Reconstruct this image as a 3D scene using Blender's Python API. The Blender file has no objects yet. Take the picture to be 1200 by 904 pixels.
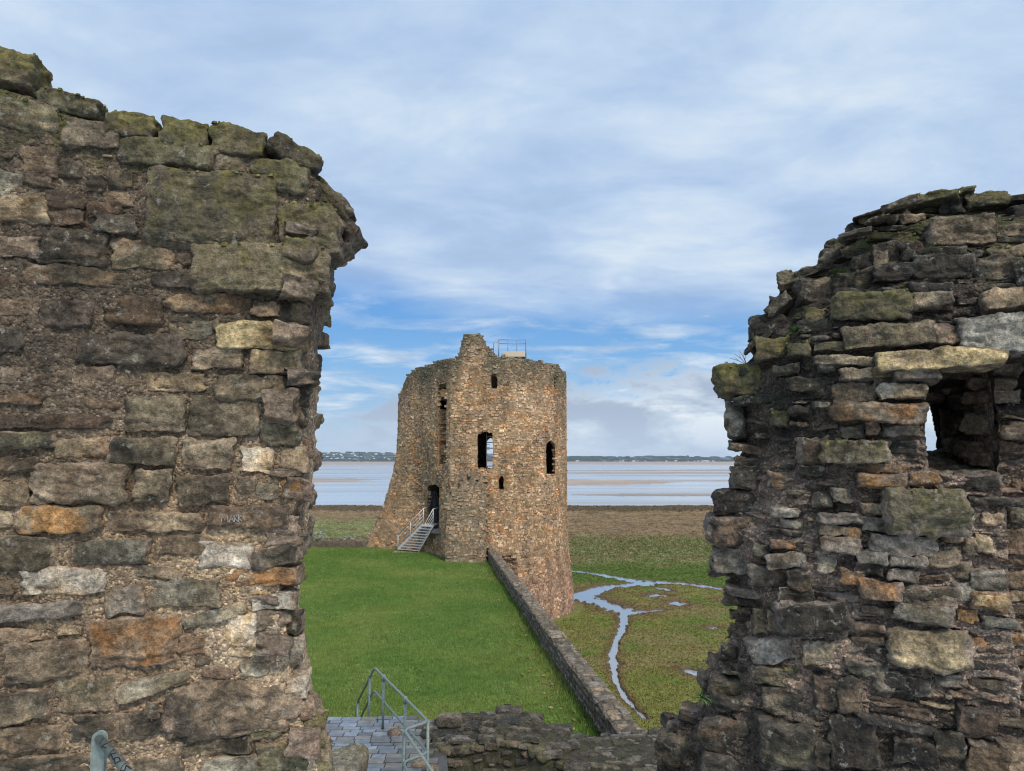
import bpy, math, random, time
import numpy as np
from mathutils import Vector
TSTART = time.time()
rng = np.random.default_rng(11)
random.seed(5)
SC = bpy.context.scene
COL = SC.collection

# ------------------------------------------------------------------ camera model
F = 867.0
CZ = 6.5
PITCH = math.radians(5.8)
ct, st = math.cos(PITCH), math.sin(PITCH)
CAM = np.array([0.0, 0.0, CZ])

def ray(px, py):
    a = (px - 600.0) / F
    b = (452.0 - py) / F
    return np.array([a, ct - b * st, st + b * ct])

def at_depth(px, py, d):
    r = ray(px, py)
    return CAM + r * (d / r[1])

def at_height(px, py, z):
    r = ray(px, py)
    return CAM + r * ((z - CZ) / r[2])

# ------------------------------------------------------------------ noise
def _hash(x, y, z, seed):
    h = (x * np.uint32(73856093)) ^ (y * np.uint32(19349663)) ^ (z * np.uint32(83492791)) ^ np.uint32((seed * 374761393 + 668265263) & 0xffffffff)
    h ^= h >> np.uint32(13)
    h *= np.uint32(0x5bd1e995)
    h ^= h >> np.uint32(15)
    h *= np.uint32(0x27d4eb2d)
    h ^= h >> np.uint32(13)
    return h

def perlin(p, seed=0):
    p = np.asarray(p, np.float32)
    fl = np.floor(p)
    f = p - fl
    i = fl.astype(np.int64).astype(np.uint32)
    w = f * f * f * (f * (f * 6 - 15) + 10)
    out = np.zeros(len(p), np.float32)
    with np.errstate(over='ignore'):
        for dx in (0, 1):
            wx = w[:, 0] if dx else 1 - w[:, 0]
            for dy in (0, 1):
                wy = w[:, 1] if dy else 1 - w[:, 1]
                for dz in (0, 1):
                    wz = w[:, 2] if dz else 1 - w[:, 2]
                    h = _hash(i[:, 0] + np.uint32(dx), i[:, 1] + np.uint32(dy), i[:, 2] + np.uint32(dz), seed)
                    gx = (h & np.uint32(255)).astype(np.float32) / 127.5 - 1
                    gy = ((h >> np.uint32(8)) & np.uint32(255)).astype(np.float32) / 127.5 - 1
                    gz = ((h >> np.uint32(16)) & np.uint32(255)).astype(np.float32) / 127.5 - 1
                    out += wx * wy * wz * (gx * (f[:, 0] - dx) + gy * (f[:, 1] - dy) + gz * (f[:, 2] - dz))
    return out

def fbm(p, octv=3, seed=0, gain=0.5):
    p = np.asarray(p, np.float32)
    o = np.zeros(len(p), np.float32)
    a = 1.0
    for k in range(octv):
        o += a * perlin(p, seed + 17 * k)
        p = p * 2.03 + 3.1
        a *= gain
    return o

def sstep(a, b, x):
    t = np.clip((x - a) / (b - a), 0, 1)
    return t * t * (3 - 2 * t)

# ------------------------------------------------------------------ mesh accumulation
class Acc:
    def __init__(self):
        self.v, self.f, self.c, self.m, self.mi = [], [], [], [], []
        self.n = 0
    def add(self, v, f, c, moss=0.0, mat=0):
        v = np.asarray(v, np.float32).reshape(-1, 3)
        f = np.asarray(f, np.int64)
        c = np.asarray(c, np.float32)
        if c.ndim == 1:
            c = np.tile(c[:3], (len(v), 1))
        m = np.full(len(v), moss, np.float32) if np.isscalar(moss) else np.asarray(moss, np.float32)
        self.v.append(v); self.f.append(f + self.n); self.c.append(c[:, :3]); self.m.append(m)
        self.mi.append(np.full(len(f), mat, np.int32))
        self.n += len(v)
    def build(self, name, mats, parent=None, smooth=True):
        v = np.concatenate(self.v); c = np.concatenate(self.c); mo = np.concatenate(self.m)
        me = bpy.data.meshes.new(name)
        me.vertices.add(len(v))
        me.vertices.foreach_set('co', v.ravel())
        idx, start, mi, s = [], [], [], 0
        for f, k in zip(self.f, self.mi):
            if len(f) == 0:
                continue
            idx.append(f.ravel()); n = f.shape[1]
            start.append(s + np.arange(len(f)) * n); s += f.size; mi.append(k)
        idx = np.concatenate(idx).astype(np.int32); start = np.concatenate(start).astype(np.int32); mi = np.concatenate(mi)
        me.loops.add(len(idx)); me.loops.foreach_set('vertex_index', idx)
        me.polygons.add(len(start)); me.polygons.foreach_set('loop_start', start)
        me.polygons.foreach_set('material_index', mi)
        me.polygons.foreach_set('use_smooth', np.full(len(start), smooth, bool))
        a = me.attributes.new('Col', 'FLOAT_COLOR', 'POINT')
        a.data.foreach_set('color', np.concatenate([c, np.ones((len(c), 1), np.float32)], 1).ravel())
        a = me.attributes.new('moss', 'FLOAT', 'POINT')
        a.data.foreach_set('value', mo)
        me.update(calc_edges=True)
        for m in mats:
            me.materials.append(m)
        o = bpy.data.objects.new(name, me)
        COL.objects.link(o)
        if parent:
            o.parent = parent
        return o

def grid_faces(nr, nc, off=0):
    r, c = np.meshgrid(np.arange(nr - 1), np.arange(nc - 1), indexing='ij')
    a = (r * nc + c).ravel()
    return np.stack([a, a + 1, a + nc + 1, a + nc], 1) + off

def tag(o, label=None, cat=None, group=None, kind=None):
    if label: o['label'] = label
    if cat: o['category'] = cat
    if group: o['group'] = group
    if kind: o['kind'] = kind
    return o

def empty(name, loc=(0, 0, 0)):
    o = bpy.data.objects.new(name, None)
    o.location = loc
    COL.objects.link(o)
    return o

def child(o, root):
    """parent o to root keeping its world coordinates (root has no rotation)"""
    o.parent = root
    o.location = Vector(o.location) - root.location
    return o

# ------------------------------------------------------------------ simple solids
def box_vf(c, h, ax=None):
    ax = np.eye(3) if ax is None else np.asarray(ax)
    s = np.array([[-1,-1,-1],[1,-1,-1],[1,1,-1],[-1,1,-1],[-1,-1,1],[1,-1,1],[1,1,1],[-1,1,1]], float) * np.asarray(h)
    v = np.asarray(c) + s @ ax
    f = np.array([[0,3,2,1],[4,5,6,7],[0,1,5,4],[1,2,6,5],[2,3,7,6],[3,0,4,7]])
    return v, f

def tube_vf(pts, r, n=10, cap=True):
    pts = [np.asarray(p, float) for p in pts]
    rings = []
    up = np.array([0, 0, 1.0])
    prev = None
    for i, p in enumerate(pts):
        a = pts[max(i - 1, 0)]; b = pts[min(i + 1, len(pts) - 1)]
        t = b - a; t /= np.linalg.norm(t) + 1e-9
        if prev is None:
            ref = up if abs(t[2]) < 0.95 else np.array([1.0, 0, 0])
        else:
            ref = prev
        x = ref - t * (ref @ t); x /= np.linalg.norm(x) + 1e-9
        y = np.cross(t, x)
        prev = x
        an = np.arange(n) / n * 2 * math.pi
        rr = r[i] if hasattr(r, '__len__') else r
        rings.append(p + rr * (np.cos(an)[:, None] * x + np.sin(an)[:, None] * y))
    v = np.concatenate(rings)
    f = []
    for i in range(len(pts) - 1):
        for k in range(n):
            f.append([i*n+k, i*n+(k+1) % n, (i+1)*n+(k+1) % n, (i+1)*n+k])
    if cap:
        m = len(v)
        v = np.concatenate([v, [pts[0], pts[-1]]])
        for k in range(0, n):
            f.append([m, (k+1) % n, k, k])
            f.append([m+1, (len(pts)-1)*n+k, (len(pts)-1)*n+(k+1) % n, (len(pts)-1)*n+(k+1) % n])
    return v, np.array(f)

def simple_obj(name, parts, mat, parent=None, smooth=False):
    """parts: list of (v, f) with quads (degenerate last index = triangle)"""
    vs, fs, n = [], [], 0
    for v, f in parts:
        vs.append(np.asarray(v)); 
        for q in f:
            q = [int(i) + n for i in q]
            if len(q) == 4 and q[2] == q[3]:
                q = q[:3]
            fs.append(q)
        n += len(v)
    V = np.concatenate(vs)
    me = bpy.data.meshes.new(name)
    org = np.zeros(3)
    me.from_pydata([tuple(p) for p in V], [], fs)
    me.update()
    if smooth:
        for p in me.polygons: p.use_smooth = True
    me.materials.append(mat)
    o = bpy.data.objects.new(name, me)
    COL.objects.link(o)
    if parent:
        child(o, parent)
    return o

def round_path(pts, r=0.06, n=5):
    pts = [np.asarray(p, float) for p in pts]
    out = [pts[0]]
    for i in range(1, len(pts) - 1):
        a, b, c = pts[i-1], pts[i], pts[i+1]
        u = a - b; w = c - b
        lu, lw = np.linalg.norm(u), np.linalg.norm(w)
        k = min(r, lu * .45, lw * .45)
        p0 = b + u / lu * k; p1 = b + w / lw * k
        for t in np.linspace(0, 1, n):
            out.append((1-t)**2 * p0 + 2*t*(1-t) * b + t*t * p1)
    out.append(pts[-1])
    return out

# ------------------------------------------------------------------ materials
def new_mat(name):
    m = bpy.data.materials.new(name)
    m.use_nodes = True
    nt = m.node_tree
    b = nt.nodes['Principled BSDF']
    return m, nt, b

def N(nt, t, **kw):
    n = nt.nodes.new(t)
    for k, v in kw.items():
        setattr(n, k, v)
    return n

def ramp(nt, fac, stops):
    r = N(nt, 'ShaderNodeValToRGB')
    el = r.color_ramp.elements
    while len(el) < len(stops):
        el.new(0.5)
    for e, (p, c) in zip(el, stops):
        e.position = p
        e.color = (*c, 1) if hasattr(c, '__len__') else (c, c, c, 1)
    nt.links.new(fac, r.inputs[0])
    return r.outputs[0]

def mix(nt, mode, fac, a, b):
    m = N(nt, 'ShaderNodeMix', data_type='RGBA', blend_type=mode)
    for s, val in ((0, fac), (6, a), (7, b)):
        if hasattr(val, 'is_linked') or isinstance(val, bpy.types.NodeSocket):
            nt.links.new(val, m.inputs[s])
        elif hasattr(val, '__len__'):
            m.inputs[s].default_value = (*val, 1)
        else:
            m.inputs[s].default_value = val
    return m.outputs[2]

def math_n(nt, op, a, b=0.0, clamp=False):
    m = N(nt, 'ShaderNodeMath', operation=op, use_clamp=clamp)
    for s, val in ((0, a), (1, b)):
        if isinstance(val, bpy.types.NodeSocket):
            nt.links.new(val, m.inputs[s])
        else:
            m.inputs[s].default_value = val
    return m.outputs[0]

def noise_n(nt, vec, scale, detail=4, rough=0.55, dist=0.0):
    n = N(nt, 'ShaderNodeTexNoise')
    n.inputs['Scale'].default_value = scale
    n.inputs['Detail'].default_value = detail
    n.inputs['Roughness'].default_value = rough
    n.inputs['Distortion'].default_value = dist
    if vec is not None:
        nt.links.new(vec, n.inputs['Vector'])
    return n.outputs['Fac']

def coords(nt, scale=None):
    tc = N(nt, 'ShaderNodeTexCoord')
    if scale is None:
        return tc.outputs['Object']
    mp = N(nt, 'ShaderNodeMapping')
    mp.inputs['Scale'].default_value = scale
    nt.links.new(tc.outputs['Object'], mp.inputs['Vector'])
    return mp.outputs[0]

def bump(nt, h, strength, dist, normal=None):
    b = N(nt, 'ShaderNodeBump')
    b.inputs['Strength'].default_value = strength
    b.inputs['Distance'].default_value = dist
    nt.links.new(h, b.inputs['Height'])
    if normal is not None:
        nt.links.new(normal, b.inputs['Normal'])
    return b.outputs[0]

def stone_material(name, fine=1.0):
    m, nt, b = new_mat(name)
    at = N(nt, 'ShaderNodeAttribute', attribute_name='Col')
    mo = N(nt, 'ShaderNodeAttribute', attribute_name='moss')
    co = coords(nt)
    strat = coords(nt, (1.5, 1.5, 14))
    n1 = noise_n(nt, co, 7 * fine, 6, .62)
    n2 = noise_n(nt, co, 55 * fine, 4, .65)
    n3 = noise_n(nt, strat, 5 * fine, 5, .6, .4)
    c = mix(nt, 'MULTIPLY', 1.0, at.outputs['Color'], ramp(nt, n1, [(.30, .50), (.5, .95), (.70, 1.55)]))
    c = mix(nt, 'MULTIPLY', 1.0, c, ramp(nt, n2, [(.34, .62), (.52, 1.0), (.68, 1.40)]))
    n7 = noise_n(nt, co, 150 * fine, 2, .6)
    c = mix(nt, 'MULTIPLY', .8, c, ramp(nt, n7, [(.32, .72), (.5, 1.0), (.7, 1.32)]))
    n8 = noise_n(nt, co, 19 * fine, 5, .6, .6)
    c = mix(nt, 'MULTIPLY', .8, c, ramp(nt, n8, [(.34, .55), (.5, 1.0), (.66, 1.42)]))
    c = mix(nt, 'MULTIPLY', 0.18, c, ramp(nt, n3, [(.33, .6), (.55, 1.05), (.7, 1.35)]))
    # pale lichen flecks
    n4 = noise_n(nt, co, 21 * fine, 3, .7)
    fl = ramp(nt, n4, [(.60, 0.0), (.68, .6)])
    c = mix(nt, 'MIX', fl, c, (.27, .25, .20))
    # dark algae film
    n5 = noise_n(nt, co, 3.1, 5, .6)
    da = ramp(nt, n5, [(.52, 0.0), (.68, .5)])
    c = mix(nt, 'MIX', da, c, mix(nt, 'MULTIPLY', 1.0, c, (.50, .50, .46)))
    # moss and yellow-green lichen where the stone carries it
    n6 = noise_n(nt, co, 11 * fine, 6, .68)
    mk = math_n(nt, 'ADD', n6, math_n(nt, 'MULTIPLY', mo.outputs['Fac'], .47))
    mk = ramp(nt, mk, [(.74, 0.0), (1.02, .80)])
    mcol = ramp(nt, noise_n(nt, co, 30 * fine, 5, .75), [(.34, (.040, .036, .015)), (.5, (.105, .092, .030)), (.66, (.22, .175, .045))])
    c = mix(nt, 'MIX', mk, c, mcol)
    nt.links.new(c, b.inputs['Base Color'])
    b.inputs['Roughness'].default_value = .9
    b.inputs['Specular IOR Level'].default_value = .25
    h = math_n(nt, 'ADD', math_n(nt, 'MULTIPLY', n2, .6), math_n(nt, 'MULTIPLY', n3, .22))
    h = math_n(nt, 'ADD', h, math_n(nt, 'MULTIPLY', n1, .9))
    h = math_n(nt, 'ADD', h, math_n(nt, 'MULTIPLY', n7, .22))
    h = math_n(nt, 'ADD', h, math_n(nt, 'MULTIPLY', n8, .8))
    nt.links.new(bump(nt, h, .85, .026), b.inputs['Normal'])
    return m

def mortar_material(name):
    m, nt, b = new_mat(name)
    at = N(nt, 'ShaderNodeAttribute', attribute_name='Col')
    mo = N(nt, 'ShaderNodeAttribute', attribute_name='moss')
    co = coords(nt)
    v = N(nt, 'ShaderNodeTexVoronoi'); v.inputs['Scale'].default_value = 85
    nt.links.new(co, v.inputs['Vector'])
    v2 = N(nt, 'ShaderNodeTexVoronoi'); v2.inputs['Scale'].default_value = 33
    nt.links.new(co, v2.inputs['Vector'])
    sep = N(nt, 'ShaderNodeSeparateColor'); nt.links.new(v.outputs['Color'], sep.inputs[0])
    sep2 = N(nt, 'ShaderNodeSeparateColor'); nt.links.new(v2.outputs['Color'], sep2.inputs[0])
    peb = ramp(nt, sep.outputs[0], [(0, (.45, .38, .34)), (.35, (.85, .8, .78)), (.7, (1.15, 1.1, 1.0)), (.9, (1.5, 1.4, 1.25)), (.97, (2.2, 2.1, 1.95))])
    c = mix(nt, 'MULTIPLY', .85, at.outputs['Color'], peb)
    n1 = noise_n(nt, co, 9, 6, .65)
    c = mix(nt, 'MULTIPLY', .8, c, ramp(nt, n1, [(.3, .5), (.5, .95), (.7, 1.35)]))
    n9 = noise_n(nt, co, 130, 2, .6)
    wp = math_n(nt, 'MULTIPLY', ramp(nt, sep2.outputs[1], [(.93, 0.0), (.935, 1.0)]), ramp(nt, math_n(nt, 'ADD', math_n(nt, 'ADD', v2.outputs['Distance'], math_n(nt, 'MULTIPLY', n9, 1.1)), math_n(nt, 'MULTIPLY', sep2.outputs[0], .35)), [(.70, .9), (.80, 0.0)]))
    c = mix(nt, 'MIX', wp, c, (.50, .44, .37))
    n6 = noise_n(nt, co, 8, 6, .68)
    mk = math_n(nt, 'ADD', n6, math_n(nt, 'MULTIPLY', mo.outputs['Fac'], .5))
    mk = ramp(nt, mk, [(.72, 0.0), (.92, .8)])
    c = mix(nt, 'MIX', mk, c, ramp(nt, n1, [(.35, (.03, .032, .012)), (.6, (.085, .085, .022))]))
    nt.links.new(c, b.inputs['Base Color'])
    b.inputs['Roughness'].default_value = .95
    b.inputs['Specular IOR Level'].default_value = .2
    n2 = noise_n(nt, co, 60, 4, .65)
    h = math_n(nt, 'ADD', math_n(nt, 'MULTIPLY', v.outputs['Distance'], -.6), n2)
    h = math_n(nt, 'ADD', h, math_n(nt, 'MULTIPLY', v2.outputs['Distance'], -.5))
    nt.links.new(bump(nt, h, 1.0, .018), b.inputs['Normal'])
    return m

def plain_mat(name, col, rough=.5, metal=0.0, var=.25, scale=20, spec=.5):
    m, nt, b = new_mat(name)
    n = noise_n(nt, coords(nt), scale, 5, .6)
    c = mix(nt, 'MULTIPLY', 1.0, col, ramp(nt, n, [(.3, 1 - var), (.7, 1 + var)]))
    nt.links.new(c, b.inputs['Base Color'])
    b.inputs['Roughness'].default_value = rough
    b.inputs['Metallic'].default_value = metal
    b.inputs['Specular IOR Level'].default_value = spec
    return m

def vcol_mat(name, rough=.9, spec=.2, var=.35, scale=3.0, bumpd=0.0, sheen=False):
    m, nt, b = new_mat(name)
    at = N(nt, 'ShaderNodeAttribute', attribute_name='Col')
    n = noise_n(nt, coords(nt), scale, 6, .65)
    c = mix(nt, 'MULTIPLY', 1.0, at.outputs['Color'], ramp(nt, n, [(.3, 1 - var), (.7, 1 + var)]))
    nt.links.new(c, b.inputs['Base Color'])
    b.inputs['Roughness'].default_value = rough
    b.inputs['Specular IOR Level'].default_value = spec
    if bumpd:
        nt.links.new(bump(nt, n, .8, bumpd), b.inputs['Normal'])
    return m

STONE = stone_material('weathered_stone')
MORTAR = mortar_material('lime_mortar')

# ------------------------------------------------------------------ stones
PAL = {
    'D': ((.062, .051, .038), (.130, .101, .070)),
    'G': ((.195, .150, .100), (.125, .096, .066)),
    'B': ((.165, .116, .076), (.105, .078, .056)),
    'M': ((.145, .120, .076), (.095, .080, .054)),
    'T': ((.300, .220, .140), (.190, .125, .072)),
    'O': ((.260, .135, .055), (.170, .110, .070)),
    'Y': ((.430, .320, .170), (.340, .240, .120)),
    'W': ((.390, .345, .280), (.260, .215, .160)),
    'R': ((.130, .086, .056), (.088, .063, .045)),
    'S': ((.222, .190, .150), (.146, .124, .098)),
    'P': ((.205, .142, .100), (.135, .097, .070)),
    'K': ((.036, .032, .026), (.072, .060, .046)),
    'L': ((.300, .270, .220), (.200, .178, .145)),
}
MOSSY = {'K': .2, 'M': .75, 'D': .15, 'G': .12, 'Y': 0, 'W': 0, 'O': 0, 'T': .02, 'L': 0}
_tmpl = {}
def template(nx, ny, nz):
    k = (nx, ny, nz)
    if k in _tmpl:
        return _tmpl[k]
    X, Y = np.meshgrid(np.linspace(-1, 1, nx + 1), np.linspace(-1, 1, ny + 1))
    v = np.stack([X.ravel(), Y.ravel(), np.ones(X.size)], 1)
    f = grid_faces(ny + 1, nx + 1)
    W = nx + 1
    per = [i for i in range(nx + 1)] + [j * W + nx for j in range(1, ny + 1)] + [ny * W + i for i in range(nx - 1, -1, -1)] + [j * W for j in range(ny - 1, 0, -1)]
    per = np.array(per)
    P = len(per)
    rings = [per]
    vs = [v]
    n = len(v)
    for s in range(1, nz + 1):
        p = v[per].copy(); p[:, 2] = 1 - 2.0 * s / nz
        vs.append(p); rings.append(np.arange(n, n + P)); n += P
    fs = [f]
    for a, b in zip(rings[:-1], rings[1:]):
        fs.append(np.stack([np.roll(a, -1), a, b, np.roll(b, -1)], 1))
    _tmpl[k] = (np.concatenate(vs).astype(np.float32), np.concatenate(fs))
    return _tmpl[k]

def build_stones(acc, stones, spacing, fine=True, rough=1.0, mat=1):
    groups = {}
    for s in stones:
        hx, hy, hz = s['h']
        q = lambda l, lo, hi: int(min(hi, max(lo, round(l * 2 / spacing))))
        nx, ny = q(hx, 2, 60), q(hy, 1 if not fine else 3, 48)
        if nx > 12: nx = nx // 4 * 4
        if ny > 8: ny = ny // 3 * 3
        nz = 1 if not fine else max(3, min(8, int(hz * 2 / spacing / 2)))
        groups.setdefault((nx, ny, nz), []).append(s)
    for key, L in groups.items():
        tv, tf = template(*key)
        S, V = len(L), len(tv)
        rep = lambda a: np.repeat(np.asarray(a, np.float32), V, axis=0)
        h = rep([s['h'] for s in L])
        k = rep([s.get('k', 7.0) for s in L])
        sid = rep([s['id'] for s in L])
        q = np.tile(tv, (S, 1))
        z = np.maximum(q[:, 2], 0.0)
        ax, ay = np.abs(q[:, 0]), np.abs(q[:, 1])
        mx = np.maximum(np.maximum(ax, ay), z) + 1e-6
        den = (ax ** k + ay ** k + z ** k) ** (1 / k) + 1e-6
        sc = mx / den
        q = q * sc[:, None]
        # irregular outline
        o1 = sid[:, None] * np.array([7.31, 3.17, 1.93])
        wob = rep([s.get('wob', .16) for s in L])
        w1 = perlin(np.stack([q[:, 1] * 1.3, q[:, 2] * .8, q[:, 0] * .5], 1) + o1, 1)
        w2 = perlin(np.stack([q[:, 0] * 1.7, q[:, 2] * .8, q[:, 1] * .5], 1) + o1, 2)
        q[:, 0] += w1 * wob * 1.2
        q[:, 1] += w2 * wob * 2.0
        # tilted facets cut from the block
        nf = 5 if fine else 2
        for j in range(nf):
            nn = np.stack([rng.uniform(-1, 1, S), rng.uniform(-1, 1, S), rng.uniform(.15, 1.0, S)], 1)
            fl_ = np.array([s.get('flat', 0.0) for s in L]); nn[:, 2] += fl_ * 1.3
            nn /= np.linalg.norm(nn, axis=1)[:, None]
            sup = np.abs(nn).sum(1)
            d = sup * (rng.uniform(.68, .92, S) * (1 - fl_) + fl_ * rng.uniform(.80, .97, S))
            nn, d = rep(nn), rep(d)
            ex = (q * nn).sum(1) - d
            q -= nn * np.maximum(ex, 0)[:, None]
        loc = q * h
        if fine:
            mn = np.minimum(h[:, 0], h[:, 1])
            p = loc + o1
            dz = fbm(p * 9.0, 5, 5, .6) * .017 * rough * np.clip(mn / .06, .5, 1.6)
            dz *= rep([1 - .45 * s.get('flat', 0.0) for s in L])
            st_ = perlin(np.stack([loc[:, 0] * 5, loc[:, 1] * 34, loc[:, 2] * 6], 1) + o1, 9) * rep([s.get('strat', .003) for s in L])
            rd = 1 - np.abs(perlin(p * np.array([7., 16., 7.]), 12)) * 2
            dz += st_ - np.maximum(rd - .5, 0) * .026 * rough
            rd2 = np.abs(perlin(p * np.array([13., 19., 13.]), 13))
            dz -= np.maximum(.10 - rd2, 0) * .06 * rough
            dirn = tv_dir = np.tile(tv, (S, 1)).copy()
            dirn = np.sign(dirn) * np.abs(dirn) ** 4
            dirn /= np.linalg.norm(dirn, axis=1)[:, None] + 1e-6
            loc = loc + dirn * dz[:, None]
            t = sstep(-.25, .35, fbm(p * 6.0, 3, 21))
            sh = 1 + .35 * fbm(p * 16.0, 2, 31)
        else:
            t = rep(rng.uniform(0, 1, S)); sh = 1.0 + 0.0 * t
        c1, c2 = rep([s['c'][0] for s in L]), rep([s['c'][1] for s in L])
        col = (c1 * (1 - t[:, None]) + c2 * t[:, None]) * np.asarray(sh)[:, None]
        if fine:
            topm = np.tile(tv[:, 1], S)
            eg = np.tile(np.where(tv[:, 2] > .99, 1 - np.maximum(np.abs(tv[:, 0]), np.abs(tv[:, 1])), -.1), S)
            sm = sstep(.07, -.08, eg + .34 * fbm(w_pre(loc, L, V) * 11, 3, 77)) * .7
            mc = rep([s.get('mc', (.19, .14, .10)) for s in L])
            col = col * (1 - sm[:, None]) + mc * sm[:, None] * (1 + .3 * perlin(p * 60, 5))[:, None]
            moss = rep([s.get('moss', 0) for s in L]) * (1 + .35 * topm)
        else:
            moss = rep([s.get('moss', 0) for s in L])
        A = np.asarray([np.stack([s['X'], s['Y'], s['Z']]) for s in L], np.float32)
        loc = loc.reshape(S, V, 3)
        w = np.einsum('svi,sij->svj', loc, A) + np.asarray([s['o'] for s in L], np.float32)[:, None, :]
        f = (tf[None] + (np.arange(S) * V)[:, None, None]).reshape(-1, 4)
        if fine:
            w2 = w.reshape(-1, 3); sel = (moss > .55) & (np.tile(tv[:, 1], S) > .93) & (np.tile(tv[:, 2], S) > -.2) & (rng.uniform(0, 1, len(w2)) < .05)
            MOSSPTS.append(w2[sel])
        acc.add(w.reshape(-1, 3), f, np.clip(col, .004, .9), np.clip(moss, 0, 1.2), mat)

_sid = [0]
MOSSPTS = []
def w_pre(loc, L, V):
    return loc + np.repeat(np.asarray([s['o'] for s in L], np.float32), V, axis=0)
def stone(o, X, Y, Z, h, code, prot=.02, tilt=0.0, jit=.10, k=None, moss=None, wob=.16, strat=None, var=.16, flat=0.0):
    """block whose front face stands prot in front of the wall point o"""
    _sid[0] += 1
    X, Y, Z = np.asarray(X, float), np.asarray(Y, float), np.asarray(Z, float)
    ang = tilt + random.gauss(0, .02)
    X, Y = X * math.cos(ang) + Y * math.sin(ang), Y * math.cos(ang) - X * math.sin(ang)
    yaw, pit = random.gauss(0, jit), random.gauss(0, jit * .8)
    Z = Z + X * yaw + Y * pit
    Z /= np.linalg.norm(Z)
    X = X - Z * (X @ Z); X /= np.linalg.norm(X)
    Y = np.cross(Z, X)
    c1, c2 = PAL[code[0]]
    if len(code) > 1:
        c2 = PAL[code[1]][0]
    g = 1 + random.uniform(-var, var)
    w = np.array([1 + random.uniform(-.05, .05), 1, 1 + random.uniform(-.06, .06)])
    return dict(id=float(_sid[0] % 997) + .37, o=np.asarray(o, float) + Z * (prot - h[2]), X=X, Y=Y, Z=Z, h=h,
                c=(np.array(c1) * g * w, np.array(c2) * g * w), k=(k or random.uniform(6.0, 16.0)) * (1 + flat), wob=wob * (1 - .3 * flat), flat=flat,
                strat=(random.choice([.0, .0, .001, .004]) if strat is None else strat),
                moss=MOSSY.get(code[0], .05) if moss is None else moss)

def pick(pal):
    t = sum(w for _, w in pal); r = random.uniform(0, t)
    for c, w in pal:
        r -= w
        if r <= 0:
            return c
    return pal[-1][0]

def moss_cushions(acc, mat=1):
    """raised tufts of moss on the upper edges of the blocks built so far"""
    pts = np.concatenate(MOSSPTS) if MOSSPTS else np.zeros((0, 3)); MOSSPTS.clear()
    m = 7
    an = np.arange(m) / m * 2 * math.pi
    for q in pts:
        r = random.uniform(.005, .016); hgt = r * random.uniform(.5, .9)
        sc = 1 + .35 * rng.uniform(-1, 1, m)
        v = [[q[0] + r * s_ * math.cos(a), q[1] + r * s_ * math.sin(a), q[2] - .006] for a, s_ in zip(an, sc)]
        v += [[q[0] + r * .7 * s_ * math.cos(a + .4), q[1] + r * .7 * s_ * math.sin(a + .4), q[2] + hgt * .7] for a, s_ in zip(an, sc)]
        v.append([q[0], q[1], q[2] + hgt])
        f = [[k, (k + 1) % m, m + (k + 1) % m, m + k] for k in range(m)] + [[m + k, m + (k + 1) % m, 2 * m, 2 * m] for k in range(m)]
        acc.add(np.array(v), np.array(f), np.array(random.choice([(.10, .10, .03), (.15, .135, .04), (.07, .075, .025), (.19, .16, .05)])) * random.uniform(.7, 1.2), .0, mat)

class Raster:
    """occupancy of a wall face in metres"""
    def __init__(self, u0, u1, v0, v1, res=.01):
        self.u0, self.v0, self.res = u0, v0, res
        self.nu, self.nv = int((u1 - u0) / res) + 1, int((v1 - v0) / res) + 1
        self.a = np.zeros((self.nv, self.nu), bool)
    def sl(self, u, v, hu, hv, g):
        i0 = int((u - hu - g - self.u0) / self.res); i1 = int((u + hu + g - self.u0) / self.res) + 1
        j0 = int((v - hv - g - self.v0) / self.res); j1 = int((v + hv + g - self.v0) / self.res) + 1
        return slice(max(j0, 0), max(j1, 0)), slice(max(i0, 0), max(i1, 0))
    def free(self, u, v, hu, hv, g):
        s = self.sl(u, v, hu, hv, g)
        b = self.a[s]
        return b.size > 0 and not b.any()
    def mark(self, u, v, hu, hv, g=0):
        self.a[self.sl(u, v, hu, hv, g)] = True
    def fill(self, sizes, gap, limit=None):
        out = []
        u1, v1 = self.u0 + self.nu * self.res, self.v0 + self.nv * self.res
        for (wmin, wmax, hmin, hmax, tries) in sizes:
            for _ in range(tries):
                u, v = random.uniform(self.u0, u1), random.uniform(self.v0, v1)
                hv = random.uniform(hmin, hmax) / 2
                hu = random.uniform(wmin, wmax) / 2
                if limit and not limit(u, v):
                    continue
                if self.free(u, v, hu, hv, gap):
                    # grow sideways into free room
                    for _k in range(6):
                        if self.free(u + .01, v, hu + .01, hv, gap): u += .01; hu += .01
                        if hu > wmax * .6: break
                    self.mark(u, v, hu, hv)
                    out.append((u, v, hu, hv))
        return out
# ================================================================== near walls
UP = np.array([0, 0, 1.0])
COOL = np.array([.97, .95, .90])
WARM = np.array([1.04, 1.0, .92])
class Face:
    """a standing wall face: u runs to the right, v is world height, n is towards the viewer"""
    def __init__(self, O, yaw):
        self.O = np.asarray(O, float)
        self.U = np.array([math.cos(yaw), math.sin(yaw), 0])
        self.N = np.array([math.sin(yaw), -math.cos(yaw), 0])
        self.off = lambda u, v: np.zeros(np.shape(u))
    def base(self, u, v):
        u, v = np.asarray(u, float), np.asarray(v, float)
        return self.O + u[..., None] * self.U + (v[..., None] - self.O[2]) * UP
    def pos(self, u, v):
        return self.base(u, v) + np.asarray(self.off(np.asarray(u, float), np.asarray(v, float)))[..., None] * self.N
    def hit(self, px, py, it=6, fixed=None):
        r = ray(px, py); o = 0.0
        for _ in range(it):
            s = ((self.O + self.N * o - CAM) @ self.N) / (r @ self.N)
            p = CAM + r * s
            u, v = (p - self.O) @ self.U, p[2]
            o = fixed if fixed is not None else float(self.off(np.array(u), np.array(v)))
        return u, v

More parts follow.
